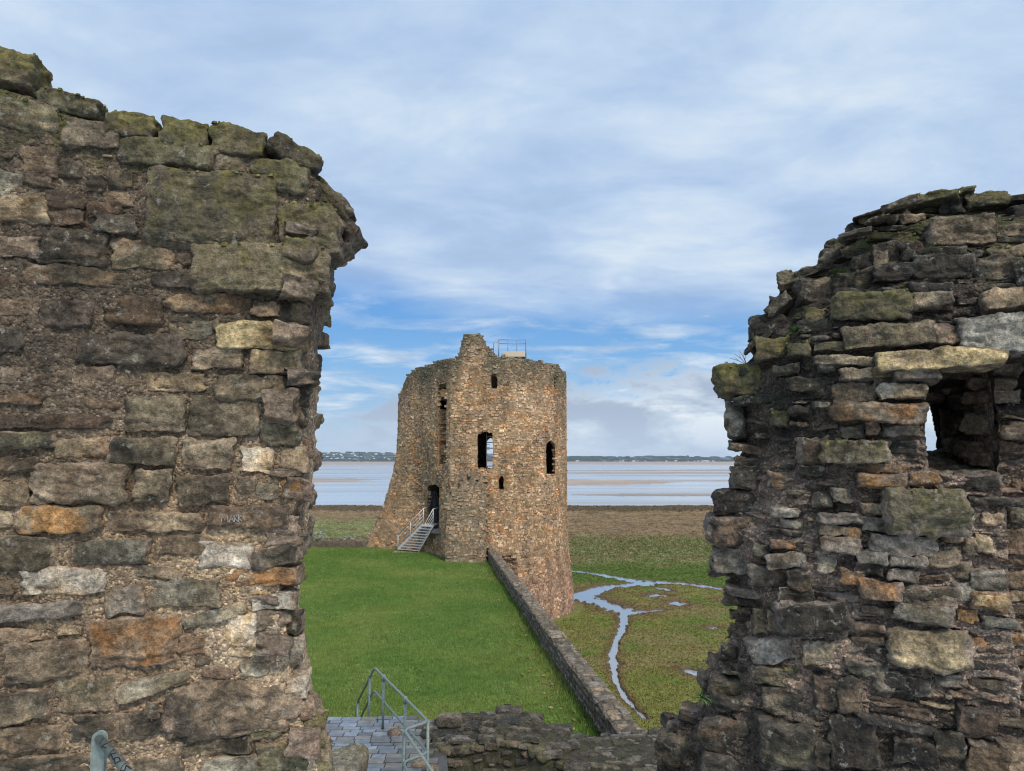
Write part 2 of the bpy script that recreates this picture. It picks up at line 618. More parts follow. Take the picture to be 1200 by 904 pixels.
def traced(face, lists, ras, out, prot0=.03, mark=True, jit=.09, flat=.35, pk=1.0, grow=1.06, mcf=lambda p: (.30, .21, .14) if p[2] < 6.6 else (.125, .096, .070)):
    for (ox, oy, sc, rows) in lists:
        for r in rows:
            x0, y0, x1, y1, code = r[:5]
            prot = r[5] if len(r) > 5 and r[5] is not None else prot0 * random.uniform(.5, 1.5)
            kw = dict(r[6]) if len(r) > 6 else {}
            dy = kw.pop('dy', 0.0)          # fall of the right end, in zoomed pixels
            cx, cy = ox + (x0 + x1) / 2 * sc, oy + (y0 + y1) / 2 * sc
            wpx, hpx = (x1 - x0) * sc, (y1 - y0) * sc - abs(dy) * sc * .6
            u, v = face.hit(cx, cy)
            ul, _ = face.hit(cx - wpx / 2, cy); ur, _ = face.hit(cx + wpx / 2, cy)
            _, vt = face.hit(cx, cy - hpx / 2); _, vb = face.hit(cx, cy + hpx / 2)
            hu, hv = min(abs(ur - ul) / 2, wpx / 2 * 4.6 / F), min(abs(vt - vb) / 2, hpx / 2 * 4.6 / F)
            hz = kw.pop('hz', max(.07, min(.16, hu * .8)))
            p = face.pos(np.array(u), np.array(v))
            ua, va = face.hit(cx - wpx / 2, cy - dy * sc / 2); ub, vb2 = face.hit(cx + wpx / 2, cy + dy * sc / 2)
            tilt = math.atan2(vb2 - va, ub - ua) if dy else 0.0
            kw.setdefault('jit', jit); kw.setdefault('flat', flat); prot *= pk
            s_ = stone(p, face.U, UP, face.N, (hu * grow, hv * grow, hz), code, prot, tilt, **kw)
            s_['mc'] = mcf(p)
            out.append(s_)
            if mark:
                ras.mark(u, v, hu, hv)

# ------------------------------------------------------------------ left wall
LW = Face(at_depth(355, 540, 3.4), math.radians(11))
l_edge_px = [(40, 392), (200, 392), (240, 386), (330, 384), (380, 380), (420, 373), (460, 369), (500, 371), (530, 371), (560, 366), (600, 362), (640, 357), (680, 350), (700, 347), (730, 352), (760, 358), (800, 364), (820, 369), (850, 377), (880, 386), (904, 391), (1000, 415), (1400, 430)]
_le = np.array([(LW.hit(x - 19, y)[::-1]) for y, x in l_edge_px])
_lb = np.array([((at_depth(x - 3, y, 3.95) - LW.O) @ LW.U, at_depth(x - 3, y, 3.95)[2]) for y, x in l_edge_px])
def l_edge(v):
    return np.interp(v, _le[::-1, 0], _le[::-1, 1])
def l_back(v):
    return np.interp(v, _lb[::-1, 1], _lb[::-1, 0])
l_top_px = [(-900, 40), (-50, 98), (0, 106), (40, 116), (100, 142), (160, 163), (240, 170), (330, 192), (372, 214), (395, 240)]
_lt = np.array([LW.hit(x, y) for x, y in l_top_px])
def l_top(u):
    return np.interp(u, _lt[:, 0], _lt[:, 1])
LW.off = lambda u, v: -np.clip((u - l_edge(v)) * 2.2, 0, .45)

def mortar_cols(p, a, b, seed=3):
    t = sstep(-.3, .35, fbm(p * 3.2, 3, seed))
    return np.asarray(a) * (1 - t[:, None]) + np.asarray(b) * t[:, None]

acc = Acc()
ZB = 1.0
nf, nr_ = 320, 740
us = np.linspace(0, 1, nf) ** 1.0
uL = -3.4
# columns spaced finely where the wall is in view
scol = np.concatenate([np.linspace(uL, -1.5, 50)[:-1], np.linspace(-1.5, 0, nf - 49)])
tv_ = np.concatenate([np.linspace(ZB, 4.75, 90)[:-1], np.linspace(4.75, 9, nr_ - 89)])
rows = []
for j in range(nr_):
    pass
TT = np.linspace(0, 1, nr_)
def lv(t, top):
    z4 = 4.75
    a = 0.12
    return np.where(t < a, ZB + (z4 - ZB) * t / a, z4 + (top - z4) * (t - a) / (1 - a))
S_, T_ = np.meshgrid(scol, TT)
topv = l_top(S_)
V_ = lv(T_, topv)
E_ = l_edge(V_)
U_ = np.where(S_ < -1.5, S_, -1.5 + (S_ + 1.5) / 1.5 * (E_ + 1.5))
Pf = LW.base(U_, V_)
# the broken end of the wall, going back from the corner
ve = V_[:, -1]; ue = l_edge(ve); ub = l_back(ve)
bd = (np.stack([at_depth(600, 540, 3.95)] * 1)[0])
depth_back = 3.95
ends = []
C0 = LW.base(ue, ve)
B0 = LW.O + ub[:, None] * LW.U + (ve - LW.O[2])[:, None] * UP
# shift to the wanted depth along -N
B0 = B0 - LW.N * ((depth_back - B0[:, 1]) / (-LW.N[1]))[:, None] * -1.0 * 0 + 0
for i in range(len(ve)):
    pass
def l_backpoint(v):
    """back corner of the wall end in the world for height v"""
    px_x = np.interp(v, _lb[::-1, 1], np.array([x for _, x in l_edge_px])[::-1] - 3.0)
    x = (px_x - 600) / F * depth_back / (ct + 0) * 1.0
    b = (v - CZ) / depth_back
    # exact: x = a * s, s = depth / (ct - b' st)
    bb = (b * ct - st) / (ct + b * st)
    s = depth_back / (ct - bb * st)
    return np.stack([(px_x - 600) / F * s, np.full_like(v, depth_back), v], -1)
B0 = l_backpoint(ve)
nE = 90
tE = np.linspace(0, 1, nE + 1)[1:]
Pe = C0[:, None, :] * (1 - tE)[None, :, None] + B0[:, None, :] * tE[None, :, None]
Pe += (np.sin(tE * math.pi) * .03)[None, :, None] * LW.U
B1 = B0 + np.array([-.45, .55, 0])
nK = 10
tK = np.linspace(0, 1, nK + 1)[1:]
Pk = B0[:, None, :] * (1 - tK)[None, :, None] + B1[:, None, :] * tK[None, :, None]
P = np.concatenate([Pf, Pe, Pk], 1)
# cap going back over the top
nC = 26
top = P[-1]
cap = np.stack([top + (-LW.N) * d + UP * (-.10 * d * d) for d in np.linspace(0, .9, nC + 1)[1:]])
cap[:, nf:, :] = top[nf:] + (cap[:, nf - 1:nf, :] - top[nf - 1:nf]) * .35
P = np.concatenate([P, cap], 0)
NR, NCc = P.shape[:2]
p = P.reshape(-1, 3)
dv = np.stack([fbm(p * 7, 4, 40), fbm(p * 7, 4, 50), fbm(p * 7, 4, 60)], 1) * .020
dv += np.stack([perlin(p * 2.1, 41), perlin(p * 2.1, 51), perlin(p * 2.1, 61)], 1) * .04
dv += LW.N * (np.abs(perlin(p * 28, 71)) * .012 - .002)[:, None] + LW.N * (perlin(p * 70, 72) * .007)[:, None]
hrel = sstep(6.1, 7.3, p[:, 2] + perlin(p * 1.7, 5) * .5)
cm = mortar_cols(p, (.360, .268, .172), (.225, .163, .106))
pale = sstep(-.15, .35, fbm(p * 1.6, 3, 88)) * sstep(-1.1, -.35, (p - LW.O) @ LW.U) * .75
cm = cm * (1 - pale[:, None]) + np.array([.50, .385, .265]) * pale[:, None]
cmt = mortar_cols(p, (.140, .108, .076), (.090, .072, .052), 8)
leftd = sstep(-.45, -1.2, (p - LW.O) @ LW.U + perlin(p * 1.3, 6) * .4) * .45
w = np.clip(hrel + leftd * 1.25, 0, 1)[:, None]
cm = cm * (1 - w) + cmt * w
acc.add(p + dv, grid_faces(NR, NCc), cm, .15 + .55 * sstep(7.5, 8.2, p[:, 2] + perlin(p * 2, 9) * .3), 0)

ras = Raster(-2.6, .12, 4.5, 8.4)
stones = []
s3 = 1 / 3
LA = [
 (-70,36,112,172,'M',.05,dict(k=7,moss=.85,dy=40)), (118,175,316,262,'M',.03,dict(moss=.6,dy=50)), (338,250,498,336,'M',.04,dict(moss=.8,dy=20)), (517,270,662,374,'M',.05,dict(moss=1.0,dy=30)),
 (675,292,845,396,'M',.05,dict(moss=.75,dy=30)), (862,322,1025,442,'DM',.05,dict(moss=.5,dy=95)),
 (-60,200,185,318,'MB',.05,dict(moss=.45,dy=40)), (214,275,386,366,'G',.04,dict(moss=.35)), (388,338,692,438,'M',.06,dict(moss=.55,dy=30)), (690,385,792,446,'BM',.04), (803,405,988,506,'M',.05,dict(moss=.8)),
 (895,545,1082,726,'MG',.07,dict(moss=.7,dy=20)), (484,450,878,692,'M',.085,dict(k=11,wob=.06,moss=.62,jit=.03)), (478,585,655,682,'B',.06,dict(dy=45)),
 (632,680,1045,842,'MG',.13,dict(k=10,wob=.07,moss=.5,jit=.04,dy=25)),
 (70,365,186,456,'BP',.03), (185,405,266,462,'D'), (80,440,172,492,'D'), (-10,360,42,402,'D'), (-60,515,156,606,'T',.05), (150,505,276,562,'R'), (158,560,272,612,'R'),
 (283,540,392,592,'BR'), (335,500,452,552,'B'), (278,455,342,512,'D'), (308,580,437,642,'D',.06), (138,630,337,737,'D',.055), (-60,650,132,717,'GB',.05), (363,655,562,752,'BM',.03), (560,690,632,742,'B',.02),
 (88,745,472,812,'BD',.03), (478,755,622,812,'D',.03), (-60,770,62,832,'B'), (130,850,272,915,'D'), (340,850,482,905,'D'), (-40,440,92,522,'S'), (338,440,432,492,'BD'), (448,460,482,605,'D',.02),
]
LB = [
 (-90,60,120,127,'BT'), (144,64,326,162,'D',.06), (366,58,572,157,'R',.05,dict(k=4)), (588,45,882,112,'T',.045), (888,70,987,127,'GT'), (973,75,1090,152,'TD',.04), (-60,165,82,252,'D',.05), (118,180,262,257,'B'),
 (283,184,642,292,'D',.07), (598,140,752,207,'GS'), (595,122,737,152,'D'), (766,144,1048,243,'Y',.075,dict(k=9,wob=.08,strat=.007,jit=.05)), (678,238,852,312,'TP',.05), (880,243,1062,332,'TY',.055),
 (8,295,402,377,'BG',.03), (493,315,722,388,'BT',.04), (766,330,1078,426,'GD',.06,dict(strat=.006)), (-20,390,157,433,'RB'), (173,395,422,452,'RB',.02), (-60,466,392,522,'R',.04,dict(k=10)), (-60,528,202,590,'DM',.06,dict(moss=.35)),
 (446,403,654,528,'GM',.06,dict(k=8,moss=.2)), (676,408,910,543,'G',.065,dict(k=9,wob=.07,moss=.35)), (918,450,1052,582,'D',.06,dict(k=4)), (198,545,382,622,'BG'), (396,548,618,648,'DG',.065), (646,553,818,663,'GB',.06,dict(k=9)),
 (848,580,962,672,'TW',.04), (983,580,1080,667,'GT'), (-60,615,132,672,'R'), (122,638,448,778,'GB',.085,dict(k=6)), (478,658,602,777,'GD',.065), (633,683,808,782,'D',.065), (818,685,897,767,'G',.03), (903,705,982,767,'SG',.04),
 (985,690,1068,762,'OR',.04), (-80,705,102,787,'BG',.05), (62,788,362,882,'OG',.075,dict(k=7)), (383,808,713,880,'BT',.06), (746,786,1009,868,'R',.075,dict(k=10,wob=.06,jit=.02,strat=.001)), (828,862,922,905,'D'), (978,865,1078,897,'B',.04),
 (-40,800,50,870,'GT',.03),
]
LC = [
 (-70,78,207,187,'D',.065), (262,78,528,167,'DS',.07), (563,68,722,142,'BG',.05), (698,90,888,202,'W',.045), (882,92,1056,190,'DM',.07,dict(dy=-45,moss=.3)), (92,188,378,277,'WT',.05), (468,174,642,224,'GS',.04,dict(dy=6)),
 (792,180,1048,247,'O',.055,dict(k=11,wob=.06)), (798,246,942,282,'Y',.03), (882,270,1042,332,'TW',.05), (-60,297,312,378,'S',.065,dict(dy=-28)), (376,248,513,352,'GS',.06,dict(dy=-12)), (528,223,773,322,'GS',.065,dict(dy=-8)),
 (642,312,862,394,'SG',.05,dict(dy=-55)), (-60,395,147,447,'GT',.03), (208,388,297,427,'RT',.03), (326,357,628,527,'BO',.06,dict(k=12,wob=.05,dy=-10,jit=.03)), (768,350,978,490,'WY',.03), (980,330,1066,422,'BD',.05),
 (628,420,722,490,'RT',.03), (32,440,307,587,'GB',.055,dict(k=14,wob=.04,dy=-12,jit=.03)), (418,545,662,647,'SG',.05,dict(dy=-60)), (198,565,412,690,'GM',.035,dict(moss=.3)), (-60,612,172,735,'DG',.05,dict(dy=-18)), (688,490,742,532,'B',.02),
 (842,510,947,572,'GW',.04), (708,530,822,577,'RP',.02), (592,588,1005,777,'DG',.06,dict(k=6,moss=.2)), (513,655,566,707,'D',.04), (265,690,595,787,'DB',.05), (-60,742,232,832,'B',.05), (636,765,882,842,'GD',.03,dict(dy=-15)),
 (878,742,1002,787,'M',.03,dict(dy=-20)), (716,838,902,915,'S',.05,dict(dy=-12)), (478,842,642,915,'G',.05,dict(dy=-18)), (-60,842,322,920,'D',.04), (1008,425,1072,520,'SD',.04), (1000,560,1085,642,'WB',.05), (1030,640,1110,720,'BG',.05), (1060,690,1150,830,'MG',.06,dict(moss=.6,k=4)), (1085,790,1165,920,'MG',.05,dict(moss=.5,k=5)), (905,800,1080,915,'GM',.03,dict(moss=.3)),
]
traced(LW, [(0, 40, 440/1200, LA), (0, 330, s3, LB), (0, 604, s3, LC)], ras, stones, .030, jit=.055, grow=1.09, flat=.75, pk=.72)
# the big cantilevered corner stone
for (x_, y_, d_, hu_, hv_, ang_, cd_) in [(383, 231, 3.55, .165, .052, -44, 'DM'), (388, 246, 3.58, .165, .048, -46, 'DG'), (396, 258, 3.62, .12, .055, -48, 'KD'), (391, 274, 3.62, .10, .055, -56, 'DS'), (383, 289, 3.58, .065, .060, -64, 'GD'), (376, 256, 3.52, .12, .07, -42, 'GM'), (380, 275, 3.56, .09, .06, -50, 'DG')]:
    stones.append(stone(at_depth(x_, y_, d_), LW.U, UP, LW.N, (hu_, hv_, .13), cd_, .05, math.radians(ang_), k=12, moss=.3, wob=.09, jit=.10, strat=.006, flat=.5))
# small filling between the large blocks
def l_in(u, v):
    return u < l_edge(v) - .02 and v < l_top(u) - .05
for (u, v, hu, hv) in ras.fill([(.14, .34, .06, .12, 900), (.07, .20, .035, .08, 2200), (.03, .09, .02, .045, 3000), (.018, .04, .014, .026, 2500)], .014, l_in):
    up = v > 7.0
    code = pick([('B', 3), ('D', 3), ('R', 2), ('G', 2), ('BG', 2), ('MB', 2), ('DM', 2)] if up else [('G', 3), ('B', 3), ('T', 1.3), ('S', 1.2), ('R', 1.5), ('D', 1.6), ('P', 1.5), ('O', .4), ('W', .5)])
    if hu < .05 and random.random() < .3: code = pick([('T', 2), ('W', 1), ('L', 1), ('D', 2)])
    pp = LW.pos(np.array(u), np.array(v))
    stones.append(stone(pp, LW.U, UP, LW.N, (hu, hv, max(.03, hu * .7)), code, random.uniform(-.002, .014) + min(.014, hv * .25), random.gauss(0, .08), wob=.18, flat=.6, jit=.06))
# stones of the broken end
EU = np.array([B0[300][0] - C0[300][0], B0[300][1] - C0[300][1], 0]); EL = np.linalg.norm(EU); EU /= EL
EN = np.array([EU[1], -EU[0], 0])
er = Raster(0, 1, 4.6, 8.1)
for (t, v, ht, hv) in er.fill([(.3, .6, .08, .16, 500), (.15, .3, .05, .10, 800), (.08, .15, .03, .06, 800)], .012):
    if v > float(l_top(0.0)) - .12: continue
    c0 = LW.base(np.array(l_edge(v)), np.array(v)); b0 = l_backpoint(np.array([v]))[0]
    pp = c0 * (1 - t) + b0 * t
    code = pick([('G', 3), ('B', 3), ('T', 1), ('D', 2), ('S', 1), ('P', 2)]) if v < 7.2 else pick([('D', 3), ('M', 3), ('G', 2)])
    pr = random.uniform(.0, .05)
    stones.append(stone(pp, EU, UP, EN, (ht * EL, hv, .08), code, pr, random.gauss(0, .08), jit=.2, wob=.22))
for s_ in stones:
    kk_ = .92 if s_['o'][2] > 6.6 else 1.08
    s_['c'] = (s_['c'][0] * kk_ * WARM, s_['c'][1] * (kk_ - .12) * WARM)
build_stones(acc, stones, .0078)
moss_cushions(acc)
LWV = np.concatenate(acc.v); _d = LWV - LW.O; LWU, LWN = _d @ LW.U, _d @ LW.N; LWZ = LWV[:, 2]
left_wall = acc.build('ruined_wall', [MORTAR, STONE])
tag(left_wall, 'tall rubble masonry wall with pale mortar joints and a broken mossy stepped top, left of the gap', 'stone wall')

# scratched letters on one block
def px_on(face, px, py, off):
    u, v = face.hit(px, py)
    return face.base(np.array(u), np.array(v)) + face.N * (off + .0012)
chalk = plain_mat('pale_scratch', (.27, .245, .22), .9, var=.4, scale=200)
strokes = []
LET = [  # in zoom B pixels
 [(792,843),(797,818),(805,836),(813,818),(816,843)],
 [(819,843),(826,818),(834,842)], [(822,833),(832,832)],
 [(837,842),(835,818),(846,822),(838,830),(848,841)],
 [(851,842),(850,816)], [(861,818),(852,830),(862,840)],
]
for L in LET:
    uv_ = [LW.hit(x * s3 - 2.0, 330 + y * s3) for x, y in L]
    cu_, cv_ = np.mean([q[0] for q in uv_]), np.mean([q[1] for q in uv_])
    nr_l = (np.abs(LWU - cu_) < .034) & (np.abs(LWZ - cv_) < .03)
    L_off = float(LWN[nr_l].max())
    pts = [px_on(LW, 0 + x * s3 - 2.0, 330 + y * s3, L_off) for x, y in L]
    strokes.append(tube_vf(pts, .0020, 5))
g = simple_obj('scratched_letters', strokes, chalk, left_wall)
tag(g, 'pale scratched letters reading MARK')

# ------------------------------------------------------------------ right pier
RP = Face(at_depth(1000, 540, 4.0), math.radians(-20))
r_edge_px = [(760,1400),(770,1000),(776,904),(783,867),(794,850),(822,826),(832,790),(846,778),(848,759),(860,745),(862,710),(858,675),(844,661),(841,648),(836,623),(841,610),(850,597),(853,585),(862,575),(866,556),(870,537),(877,526),(878,512),(868,500),(868,471),(866,445),(872,430),(880,420),(883,406),(886,387),(903,368),(906,350),(915,339),(918,322),(935,315),(962,300),(968,290),(977,276),(994,268),(1006,260),(1028,250),(1043,244),(1052,236),(1070,230),(1105,225),(1150,226),(1200,225),(1320,226)]
R_OFF = -.42
_re = np.array([RP.hit(x, y, fixed=R_OFF) for x, y in r_edge_px])
_o = np.argsort(_re[:, 1], kind='stable')
_rs = _re[_o]
ZTOP = _re[:, 1].max()
def r_edge(v):
    return np.interp(v, _rs[:, 1], _rs[:, 0])
def r_dist(u, v):
    u, v = np.asarray(u, float), np.asarray(v, float)
    sh = np.broadcast(u, v).shape
    uu, vv = np.broadcast_to(u, sh).ravel(), np.broadcast_to(v, sh).ravel()
    best = np.full(uu.shape, 9.0)
    for a, b in zip(_re[:-1], _re[1:]):
        d = b - a; L = d @ d + 1e-9
        t = np.clip(((uu - a[0]) * d[0] + (vv - a[1]) * d[1]) / L, 0, 1)
        best = np.minimum(best, np.hypot(uu - a[0] - t * d[0], vv - a[1] - t * d[1]))
    return best.reshape(sh)
u_step = RP.hit(1175, 500, fixed=0.0)[0]; v_step = RP.hit(1185, 416, fixed=0.0)[1]; v_dark = RP.hit(1185, 474, fixed=-.3)[1]
def r_off(u, v):
    e = r_dist(u, v)
    u, v = np.asarray(u, float), np.asarray(v, float)
    o = R_OFF * np.exp(-(e / .22) ** 1.3)
    o = o - .30 * sstep(7.15, 7.85, v) ** 1.0                       # upper masonry leans back
    o = o + .10 * sstep(5.45, 4.9, v)                                # footing comes forward
    o = o - .26 * sstep(u_step - .015, u_step + .03, u) * sstep(v_step + .02, v_step - .02, v)     # set-back face beyond the embrasure
    o = o - .62 * sstep(u_step - .01, u_step + .03, u) * sstep(v_step + .02, v_step - .02, v) * sstep(v_dark - .03, v_dark + .03, v)
    return o
RP.off = r_off
acc = Acc()
uR = 2.6
nrow, ncol = 800, 330
vz = np.concatenate([np.linspace(1.0, 4.75, 60)[:-1], np.linspace(4.75, ZTOP - .005, nrow - 59)])
tc = np.linspace(0, 1, ncol)
eL = r_edge(vz)
# fine columns inside the picture, coarse beyond
uIn = .85
Ug = np.concatenate([eL[:, None] + (np.maximum(uIn, eL + .05) - eL)[:, None] * tc[None, :], np.maximum(uIn, eL + .05)[:, None] + (uR - np.maximum(uIn, eL + .05))[:, None] * np.linspace(0, 1, 40)[1:][None, :]], 1)
Vg = np.repeat(vz[:, None], Ug.shape[1], 1)
Pg = RP.pos(Ug, Vg)
# return of the left edge, then cap
nB = 50
tb = np.linspace(0, 1, nB + 1)[:-1]
back = RP.pos(eL, vz)[:, None, :] + (1 - tb)[None, :, None] * (-RP.N * 1.0 + RP.U * .12)
Pall = np.concatenate([back, Pg], 1)
topr = Pall[-1]
capr = np.stack([topr - RP.N * d + UP * (.02 - .15 * d * d) for d in np.linspace(0, .8, 25)[1:]])
Pall = np.concatenate([Pall, capr], 0)
NR, NCc = Pall.shape[:2]
f = grid_faces(NR, NCc)
p = Pall.reshape(-1, 3)
# the embrasure
NI = dict(l=RP.hit(1084, 480)[0], r=u_step, b=RP.hit(1140, 556)[1], t=RP.hit(1140, 420)[1])
uu = (p - RP.O) @ RP.U; vv = p[:, 2]; nn = (p - RP.O) @ RP.N
inside = (uu > NI['l']) & (uu < NI['r']) & (vv > NI['b']) & (vv < NI['t']) & (nn > -.5)
f = f[~inside[f].all(1)]
dv = np.stack([fbm(p * 6, 4, 40), fbm(p * 6, 4, 50), fbm(p * 6, 4, 60)], 1) * .03
dv += np.stack([perlin(p * 2.3, 41), perlin(p * 2.3, 51), perlin(p * np.array([2.3, 2.3, 5]), 61)], 1) * .05
rg = 1 - 2 * np.abs(perlin(p * np.array([3.2, 3.2, 11.]), 73)); rg2 = 1 - 2 * np.abs(perlin(p * np.array([8., 8., 26.]), 74))
dv += RP.N * (np.maximum(rg, 0) * .05 + np.maximum(rg2, 0) * .03 - .058)[:, None]
dv += RP.N * (np.abs(perlin(p * np.array([14, 14, 34.]), 71)) * .03)[:, None] + RP.N * (perlin(p * 70, 72) * .005)[:, None]
low = sstep(6.75, 6.2, p[:, 2] + perlin(p * 1.5, 5) * .4) * sstep(4.9, 5.5, p[:, 2] + perlin(p * 1.5, 15) * .3)
cdark = mortar_cols(p, (.085, .068, .052), (.050, .042, .034), 8)
cpink = mortar_cols(p, (.275, .210, .165), (.170, .135, .108), 8)
cm = cdark * (1 - low[:, None]) + cpink * low[:, None]
acc.add(p + dv, f, cm, .12 + .6 * sstep(7.0, 7.8, p[:, 2] + perlin(p * 2, 9) * .3), 0)

def quad_patch(acc, p00, p10, p11, p01, n_u, n_v, ca, cb, pal, seed, sizes, prot=(.0, .05), hole=None, amp=.03, res_gap=.012, moss=.05, edge=.0):
    """bilinear rubble face from bottom-left, bottom-right, top-right, top-left; returns stones"""
    p00, p10, p11, p01 = [np.asarray(q, float) for q in (p00, p10, p11, p01)]
    a, b = np.meshgrid(np.linspace(0, 1, n_u), np.linspace(0, 1, n_v))
    fpos = lambda a, b: (p00 * ((1-a)*(1-b))[..., None] + p10 * (a*(1-b))[..., None] + p11 * (a*b)[..., None] + p01 * ((1-a)*b)[..., None])
    P = fpos(a, b)
    p = P.reshape(-1, 3)
    X = (p10 - p00) / np.linalg.norm(p10 - p00)
    Y = (p01 - p00); Y = Y - X * (Y @ X); Y /= np.linalg.norm(Y)
    Z = np.cross(X, Y)
    f = grid_faces(n_v, n_u)
    if hole is not None:
        ins = hole(a.ravel(), b.ravel())
        f = f[~ins[f].any(1)]
    d = np.stack([fbm(p * 6, 4, 40), fbm(p * 6, 4, 50), fbm(p * 6, 4, 60)], 1) * amp
    acc.add(p + d, f, mortar_cols(p, ca, cb, seed), moss, 0)
    W, H = (np.linalg.norm(p10 - p00) + np.linalg.norm(p11 - p01)) / 2, (np.linalg.norm(p01 - p00) + np.linalg.norm(p11 - p10)) / 2
    rs = Raster(0, W, 0, H)
    out = []
    def lim(u, v, ):
        if hole is None:
            return True
        return not bool(hole(np.array([u / W]), np.array([v / H]))[0])
    for (u, v, hu, hv) in rs.fill(sizes, res_gap, lim):
        if not (edge < u / W < 1 - edge): continue
        if hole is not None:
            aa, bb = np.clip((u + np.array([-hu, hu, -hu, hu])) / W, 0, 1), np.clip((v + np.array([-hv, -hv, hv, hv])) / H, 0, 1)
            if hole(aa, bb).any(): continue
        o = fpos(np.array(min(u / W, 1)), np.array(min(v / H, 1)))
        out.append(stone(o, X, Y, Z, (hu, hv, max(.05, min(.12, hu * .7))), pick(pal), random.uniform(*prot), random.gauss(0, .05), jit=.12, moss=moss))
    return out

rstones = []
# embrasure planes. BK = depth of the slit behind the face
BK = .95
ext = -RP.N * BK
def bk_hit(px, py):
    r = ray(px, py); s = ((RP.O + ext - CAM) @ RP.N) / (r @ RP.N); return CAM + r * s
fl_b = RP.base(np.array(NI['l'] - .02), np.array(NI['b'] - .02)) - RP.N * .03; fl_t = RP.base(np.array(NI['l'] - .02), np.array(NI['t'] + .02)) - RP.N * .03
fr_b = RP.base(np.array(NI['r'] + .02), np.array(NI['b'] - .02)) - RP.N * .27; fr_t = RP.base(np.array(NI['r'] + .02), np.array(NI['t'] + .02)) - RP.N * .27
bl_b, bl_t = bk_hit(1083, 531), bk_hit(1083, 474)
br_b, br_t = bk_hit(1109, 531), bk_hit(1109, 474)
dk = ((.060, .050, .043), (.036, .031, .028))  # dark tones carry the shade of the soffit and back leaf
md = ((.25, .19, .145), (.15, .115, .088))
pd_ = [('D', 4), ('B', 2), ('S', 1)]
pm_ = [('G', 4), ('T', 2), ('B', 2), ('P', 3), ('L', 1.2), ('D', 1)]
szs = [(.16, .34, .07, .14, 200), (.08, .18, .04, .08, 300), (.04, .09, .02, .05, 300)]
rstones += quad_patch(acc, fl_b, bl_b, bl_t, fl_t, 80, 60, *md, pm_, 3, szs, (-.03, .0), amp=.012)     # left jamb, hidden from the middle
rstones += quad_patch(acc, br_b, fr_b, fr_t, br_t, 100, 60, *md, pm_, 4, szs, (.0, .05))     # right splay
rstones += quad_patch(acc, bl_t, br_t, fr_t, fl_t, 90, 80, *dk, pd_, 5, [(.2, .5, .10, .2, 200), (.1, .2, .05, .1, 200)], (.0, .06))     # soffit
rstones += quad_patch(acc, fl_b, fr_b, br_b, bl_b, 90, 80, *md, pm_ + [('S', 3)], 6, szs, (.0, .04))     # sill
for (t_, k_, hu_, hv_, cd_) in [(.80, .47, .10, .062, 'GT'), (.66, .20, .11, .055, 'GB'), (.84, .72, .09, .045, 'GP'), (.80, .12, .12, .045, 'TG'), (.45, .50, .10, .06, 'GD'), (.5, .78, .09, .05, 'BD'), (.3, .2, .08, .05, 'SD')]:
    q_ = (br_b * (1 - k_) + br_t * k_) * (1 - t_) + (fr_b * (1 - k_) + fr_t * k_) * t_
    X_ = (fr_b - br_b); X_[2] = 0; X_ /= np.linalg.norm(X_)
    Xr_ = X_ * .8 + RP.U * .35; Xr_ /= np.linalg.norm(Xr_)
    rstones.append(stone(q_, Xr_, UP, np.cross(Xr_, UP), (hu_, hv_, .12), cd_, .07, 0, jit=.06, k=10, flat=.4))
# outer skin with the slit, thicker outer leaf
s_l, s_r = 1086.5, 1097.5
h00, h11 = bk_hit(1060, 560), bk_hit(1240, 440)
def slit(a, b):
    # jagged slit in the back leaf
    W_ = bk_corner
    pts = bk00 * ((1-a)*(1-b))[:, None] + bk10 * (a*(1-b))[:, None] + bk11 * (a*b)[:, None] + bk01 * ((1-a)*b)[:, None]
    u = (pts - RP.O) @ RP.U; v = pts[:, 2]
    ul, vb_ = (bk_hit(s_l, 531) - RP.O) @ RP.U, bk_hit(s_l, 531)[2]
    ur = (bk_hit(s_r, 531) - RP.O) @ RP.U; vt_ = bk_hit(s_l, 474)[2]
    jag = perlin(np.stack([v * 30, v * 0 + 3, v * 0], 1), 77) * .012
    k = (v - vb_) / (vt_ - vb_)
    return (u > ul) & (u < ur + jag - .03 * np.clip(k, 0, 1) ** 2) & (v > vb_) & (v < vt_)
bk_corner = None
bk00 = bk_hit(1040, 640); bk10 = bk_hit(1330, 640); bk11 = bk_hit(1330, 300); bk01 = bk_hit(1040, 300)
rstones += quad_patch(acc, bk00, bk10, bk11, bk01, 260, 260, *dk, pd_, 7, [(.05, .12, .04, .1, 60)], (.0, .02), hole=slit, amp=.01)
# the tilted slab at the foot of the slit and the pale jamb stone beside it
rstones.append(stone(bk_hit(1097, 531) + RP.N * .10, RP.U, UP, RP.N, (.10, .022, .10), 'S', .04, math.radians(28), k=8))
rstones.append(stone(bk_hit(1106, 502) + RP.N * .10, RP.U, UP, RP.N, (.035, .12, .06), 'GB', .04, math.radians(4), k=6))

